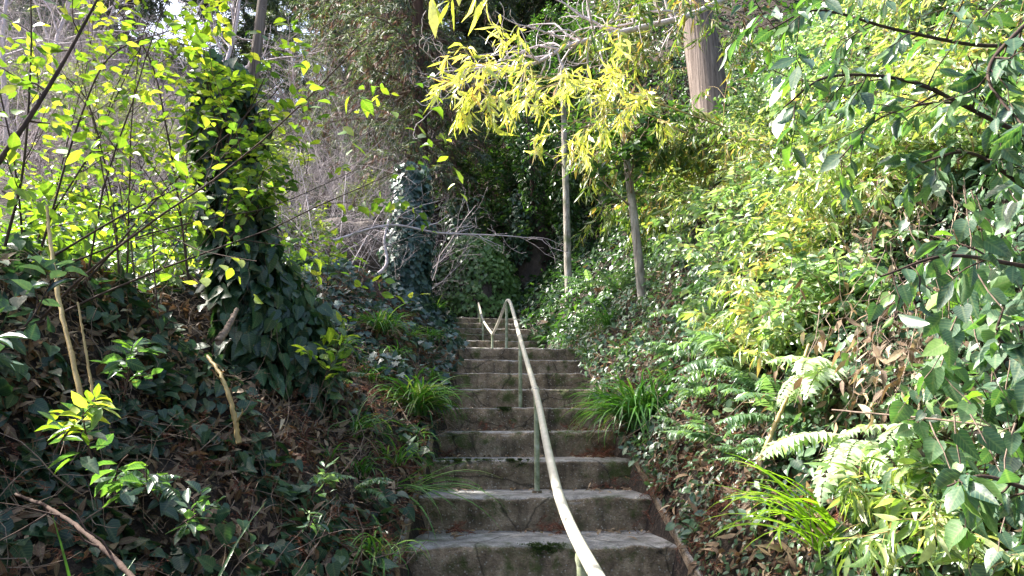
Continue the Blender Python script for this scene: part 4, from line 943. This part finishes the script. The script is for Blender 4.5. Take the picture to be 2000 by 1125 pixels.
ivy_mass('ivy_mass', [P(1040, 400, 13.5), P(1038, 330, 13.5), P(1030, 230, 13.5)], [.12, .3, .5], 1500, 'glossy dark climber hanging over the cleft', 'climber', L=(.07, .13), kind='ovate', mat='evergreen', tr=.05, wr=.5, down=.5)
ivy_mass('ivy_mass', [P(1236, 400, 8.9), P(1226, 320, 8.9), P(1218, 230, 8.9)], [.1, .24, .25], 1200, 'green climber round the top of the leaning mossy trunk', 'climber', L=(.06, .11), kind='ovate', mat='cover', tr=.04, wr=.5, down=.6)
# evergreen with slim trunk behind ivy column; unseen crown added to shade steps
bs = np.array([-3.3, 7.6, 0]); bs[2] = ground(-3.3, 7.6)
tp = np.array([-3.2, 7.9, 9.2])
root, c, r = trunk_tree('shade_evergreen', bs, tp, .075, .05, 'palebark', 'slim pale trunk rising behind the ivy column to an added unseen crown that shades the steps', bend=(.05, 0, 0), sides=9)
nb = 56; a = rng.uniform(0, 2*np.pi, nb); q = np.sqrt(rng.random(nb))
tg = np.where((np.arange(nb) < 36)[:, None], np.stack([rng.uniform(-7.3, -5.8, nb), rng.uniform(4.9, 11, nb), np.zeros(nb)], -1), np.stack([rng.uniform(-5.7, -4.5, nb), rng.uniform(8.1, 11, nb), np.zeros(nb)], -1)); tg[:, 2] = np.maximum(8.0, 1.9+.74*tg[:, 1])+rng.uniform(0, 1.3, nb)  # limb targets in strips: steps shaded, right bank left in sun
st = c[rng.integers(24, 40, nb)]+bs; mid = (st+tg)/2+rng.normal(0, .25, (nb, 3))+[0, 0, .2]
PL = np.stack([curve_pts([st[i], mid[i], tg[i]], 9) for i in range(nb)])-bs; RA = np.linspace(.03, .01, 9)[None]*np.ones((nb, 1)); b = Buf(); tubes(b, PL, RA, 5, .4)
K2, KR2 = kids(PL, RA, 10, (.14, .26), (30, 80), .78, 5, .15); tubes(b, K2, KR2, 3, .4); K3, KR3 = kids(K2, KR2, 4, (.35, .6), (30, 60), .2, 4, .2); tubes(b, K3, KR3, 3, .4); b.build('branches', M['twig'], root)
l = Buf(); leaf_on(l, K3, 9, (.09, .16), 'dia', .5); leaf_on(l, K2, 9, (.09, .16), 'dia', .5); l.build('crown', M['evergreen'], root)

# bare curly tree over the centre
pts = [P(1420, -5, 6.6), P(1340, 32, 6.4), P(1190, 68, 6.2), P(1110, 90, 6.1), P(1040, 125, 6.0), P(960, 132, 6.0), P(870, 140, 5.9)]
o = pts[0]; root = empty('bare_branch', o, 'long bare grey branch with curling twigs reaching over the centre', 'branch'); c = curve_pts(pts, 40)-o; RA = np.linspace(.035, .008, 40)
b = Buf(); tubes(b, c, RA, 7, .6); K, KR = kids(c[None], RA[None], 40, (.12, .36), (25, 75), .15, 9, .22, -.03); KR = np.maximum(KR, .004); tubes(b, K, KR, 5, .7); K2, KR2 = kids(K, KR, 4, (.3, .6), (30, 70), .15, 7, .3); tubes(b, K2, np.maximum(KR2, .0025), 4, .8)
b.build('stems', M['paletwig'], root)
pts = [P(650, 470, 8.5), P(760, 440, 8.6), P(860, 455, 8.8), P(980, 460, 9), P(1060, 468, 9.2)]
o = pts[0]; root = empty('bare_branch', o, 'low bare twiggy branch stretching right in front of the ivy mound', 'branch'); c = curve_pts(pts, 40)-o; RA = np.linspace(.018, .006, 40)
b = Buf(); tubes(b, c, RA, 6, .6); K, KR = kids(c[None], RA[None], 15, (.12, .34), (15, 60), .05, 8, .16, .0); KR = np.maximum(KR, .003); tubes(b, K, KR, 4, .7); K2, KR2 = kids(K, KR, 4, (.3, .6), (20, 50), .15, 6, .2); tubes(b, K2, np.maximum(KR2, .0022), 3, .7)
b.build('stems', M['paletwig'], root)

# bare brush on the hillside: a few kinds, copied
def bare_shrub(n, L, r, loc, lab, grp, sp=.5):
    st = rng.normal(0, .25, (n, 3))*[1, 1, .1]; d = unit(np.array([0, 0, 1.])+rng.normal(0, sp, (n, 3)))
    root, lv = woody('bare_shrub', loc, 'shrub', lab, (st, d, rng.uniform(.7, 1.1, n)*L, np.full(n, r), 8, .13, -.01),
                     [dict(n=7, lr=(.35, .7), ang=(20, 60), t0=.15, m=6, wig=.18, rr=.6), dict(n=5, lr=(.35, .7), ang=(20, 60), m=5, wig=.22, rr=.6), dict(n=3, lr=(.4, .7), ang=(20, 60), m=4, wig=.2, rr=.7)], 'paletwig', None, grp, sides=4)
    return root
G1 = 'bare twiggy shrubs on the hillside'; LB = 'leafless grey twiggy shrub on the hillside behind the left bank'
protos = [bare_shrub(9, 2.0, .010, gp(-4.5, 11.5), LB, G1), bare_shrub(8, 2.6, .011, gp(-6.5, 13), LB, G1, .35), bare_shrub(10, 1.6, .009, gp(-3.4, 12), LB, G1, .8)]
random.seed(9)
for i in range(78):
    y = random.uniform(9.5, 30); px = random.uniform(-60, 860); v = P(px, 400, y); x = v[0]
    if y < 12.5 and x > -2.6: continue
    dup(protos[i % 3], gp(x, y, -.1), random.uniform(0, 6.28), random.uniform(.75, 1.35)*(1+max(0, y-14)*.03), LB, G1)
# hillside leafy shrubs
def bush(loc, n, L, mat, lf, lab, grp=None, kind='dia', cat='shrub', lw=.5, nl=7, name='leafy_shrub'):
    st = rng.normal(0, .15, (n, 3))*[1, 1, .1]; d = unit(np.array([0, 0, .8])+rng.normal(0, .6, (n, 3)))
    root, lv = woody(name, loc, cat, lab, (st, d, rng.uniform(.7, 1.1, n)*L, np.full(n, .015*L), 7, .13, 0),
                     [dict(n=7, lr=(.4, .7), ang=(25, 65), t0=.2, m=5, wig=.15), dict(n=5, lr=(.4, .7), ang=(25, 65), m=4, wig=.2)], 'twig',
                     [(2, nl, lf, kind, dict(wr=lw), mat)], grp, sides=4)
    return root
G2 = 'olive leafed shrubs on the hillside'; LO = 'small olive leafed shrub scattered on the hillside'
pr = bush(gp(-5.2, 15), 9, 1.3, 'paleleaf', (.06, .11), LO, G2)
for i in range(34):
    y = random.uniform(11, 32); x = P(random.uniform(-40, 900), 400, y)[0]
    if y < 13 and x > -2.6: continue
    dup(pr, gp(x, y, -.1), random.uniform(0, 6.28), random.uniform(.7, 1.5)*(1+max(0, y-16)*.03), LO, G2)
G3 = 'dark evergreen shrubs above the hollow'; LD = 'glossy dark evergreen shrub on the slope above the hollow'
pr = bush(gp(.2, 18.2), 10, 1.9, 'evergreen', (.09, .15), LD, G3, kind='ovate', nl=8)
for px, py in [(900, 330), (960, 300), (1030, 280), (1090, 330), (940, 400), (1010, 380), (1080, 420), (1150, 250), (980, 200), (1060, 180), (900, 200), (1140, 130), (880, 110), (1000, 90), (1190, 60), (1090, 60), (930, 40)]:
    h = hit(px, py+70); dup(pr, h, random.uniform(0, 6.28), random.uniform(.7, 1.1)*(h[1]/17), LD, G3)
bush(hit(790, 350), 8, 1.5, 'paleleaf', (.07, .12), 'pale yellow green bush in front of the dark cedar trunk', nl=9)
bush(hit(620, 215), 9, 2.2, 'lime', (.09, .15), 'yellow green sunlit bush high on the hillside', nl=9)
# conifers on the skyline
GC = 'conifers along the skyline'
bs = gp(-13, 30, -.2); root, c, r = trunk_tree('conifer', bs, bs+[0, 0, 10], .17, .04, 'cedarbark', 'distant feathery conifer on the skyline'); root['group'] = GC
cedar_crown(root, c, r, .12, 80, (.14, .30), 'cedar', 7, 10, (.18, .4), .05, w=.2)
LCc = 'distant feathery conifer on the skyline'
root['label'] = LCc
for px, y, sc in [(30, 24, 1.0), (215, 29, .9), (520, 38, .9), (640, 27, 1.0), (690, 31, 1.2), (120, 30, 1.0), (740, 27, 1.2), (880, 26, 1.2), (1000, 28, 1.3), (1120, 25, 1.1), (1230, 24, 1.2), (1350, 23, 1.3), (940, 33, 1.4), (1060, 35, 1.5), (1180, 33, 1.4)]:
    x = P(px, 300, y)[0]; dup(root, gp(x, y, -.2), random.uniform(0, 6), sc, LCc, GC)
# tall bare trees at the top left
GB = 'tall leafless trees on the hillside'; LBT = 'tall leafless tree with fine pale twigs on the hillside'
n = 1
root, lv = woody('bare_tree', gp(-7, 16, -.1), 'tree', LBT, (np.zeros((1, 3)), np.array([[0, 0, 1.]]), np.array([7.5]), np.array([.08]), 12, .06, -.02),
                 [dict(n=20, lr=(.25, .5), ang=(25, 60), t0=.25, m=8, wig=.12, grav=-.03), dict(n=8, lr=(.3, .6), ang=(20, 55), m=6, wig=.15), dict(n=5, lr=(.3, .6), ang=(20, 55), m=5, wig=.2)], 'paletwig', None, GB, stemname='trunk', sides=5)
for px, y, sc in [(10, 14, .8), (90, 17, .9), (190, 19, .9), (290, 17, .6), (590, 19, .6), (690, 22, .8)]:
    dup(root, gp(P(px, 300, y)[0], y, -.1), random.uniform(0, 6), sc, LBT, GB)

# ------------------------------------------------------------------ ivy mound and rock hollow at the path's end
def rockform(name, ctr, rx, ry, rz, label, cat, seed, lump=.3):
    root = empty(name, ctr, label, cat); n, m = 60, 40
    a, e = np.meshgrid(np.linspace(0, 2*np.pi, n, endpoint=False), np.linspace(-.5, np.pi/2, m), indexing='ij')
    k = 1+lump*2*fbm(np.cos(a)*1.5+5+e, np.sin(a)*1.5+e*1.7, seed, 4)
    V = np.stack([np.cos(a)*np.cos(e)**.6*rx*k if False else np.cos(a)*np.abs(np.cos(e))**.5*rx*k, np.sin(a)*np.abs(np.cos(e))**.5*ry*k, np.sin(e)*rz*k], -1)
    i = np.arange(n)[:, None]*m+np.arange(m-1)[None]; j = ((np.arange(n)+1) % n)[:, None]*m+np.arange(m-1)[None]
    b = Buf(); b.add(V, np.stack([i, j, j+1, i+1], -1).reshape(-1, 4)); b.build('rock', M['rock'], root)
    return root, V
bc = P(925, 600, 15.1); bc[2] = float(pz(15.1))-.1
root, V = rockform('ivy_covered_boulder', bc, .98, .8, 1.95, 'big rounded boulder draped with green ivy at the head of the steps', 'boulder', 5, .18)
vv = V.reshape(-1, 3); k = rng.integers(0, len(vv), 16000); p = vv[k]+rng.normal(0, .05, (16000, 3)); outn = unit(vv[k]*[1, 1, .6]); keep = (vn(p[:, 0]*2.5+p[:, 1], p[:, 2]*2.5, 61) > .25) & (p[:, 2] > .25)
p = p[keep]+outn[keep]*rng.uniform(.0, .16, (keep.sum(), 1)); b = Buf(); ln = rng.uniform(.07, .13, len(p))
leaves(b, p, np.array([0, 0, -.8])+outn[keep]*.3+rng.normal(0, .4, p.shape), outn[keep]+rng.normal(0, .35, p.shape), ln, ln*.9, 'ivy', .3+p[:, 0]*.25)
b.build('ivy_leaves', M['greenivy'], root)
for px, py, y, rx, ry, rz, lab in [(1045, 600, 15.9, .5, .5, 2.2, 'dark damp rock face beside the narrow cleft right of the boulder'), (690, 470, 13.4, 1.0, .5, .9, 'mossy brown earth ledge among bare twigs on the left')]:
    p = P(px, py, y); p[2] = float(ground(p[0], y))-.2; rockform('rock_outcrop', p, rx, ry, rz, lab, 'rock', px, .25)
bf = scatter(24000, (-3.4, 2.8), (12.5, 20), 'ivy', (.05, .09), .9, .3, logy=False)
tag(bf.build('ivy_cover', M['ivy']), 'dark ivy carpeting the slope round the boulder', 'ivy', kind='stuff')
# vines hanging round the hollow
for px, py, d, w, n, lab in [(1020, 380, 15.5, .5, 900, 'curtain of dark ivy over the cleft right of the boulder'), (905, 400, 15.4, .7, 900, 'tangled ivy fringe on top of the boulder'), (1110, 440, 14.5, .5, 700, 'ivy hanging just right of the dark cleft')]:
    ivy_mass('ivy_mass', [P(px, py+130, d), P(px, py+70, d), P(px, py, d)], [w*.4, w*.6, w*.7], n, lab, 'ivy', L=(.07, .12), kind='ivy', mat='ivy', tr=.03, wr=.9)


# ------------------------------------------------------------------ world, sun, camera
w = bpy.data.worlds.new('World'); S.world = w; w.use_nodes = True; nt = w.node_tree; nt.nodes.clear()
SUN_EL, SUN_AZ = R(48), R(-72)     # azimuth from +Y, negative is to the left
sky = nt.nodes.new('ShaderNodeTexSky'); sky.sky_type = 'NISHITA'; sky.sun_disc = False
sky.sun_elevation = SUN_EL; sky.sun_rotation = SUN_AZ; sky.dust_density = 4.0; sky.air_density = 1.0; sky.ozone_density = 1.0
bg = nt.nodes.new('ShaderNodeBackground'); bg.inputs[1].default_value = .50
wo = nt.nodes.new('ShaderNodeOutputWorld'); nt.links.new(sky.outputs[0], bg.inputs[0]); nt.links.new(bg.outputs[0], wo.inputs[0])
sd = bpy.data.lights.new('sun', 'SUN'); sd.energy = 19.0; sd.angle = R(.5); sd.color = (1, .95, .86)
so = bpy.data.objects.new('sun', sd); C.objects.link(so)
from mathutils import Vector
tosun = Vector((math.sin(SUN_AZ)*math.cos(SUN_EL), math.cos(SUN_AZ)*math.cos(SUN_EL), math.sin(SUN_EL)))
so.rotation_euler = (tosun).to_track_quat('Z', 'Y').to_euler()
cd = bpy.data.cameras.new('camera'); cd.lens = 24; cd.sensor_width = 36; cd.clip_start = .05; cd.clip_end = 3000
co = bpy.data.objects.new('camera', cd); C.objects.link(co); co.location = tuple(CAM); co.rotation_euler = (math.pi/2+PITCH, 0, -YAW)
S.camera = co
S.view_settings.view_transform = 'Standard'; S.view_settings.look = 'None'; S.view_settings.exposure = 0
S.cycles.max_bounces = 6; S.cycles.diffuse_bounces = 3; S.cycles.transmission_bounces = 4; S.cycles.glossy_bounces = 2
S.cycles.use_denoising = True
for _p in [o for o in S.objects if o.type == 'EMPTY' and not o.children]: bpy.data.objects.remove(_p)
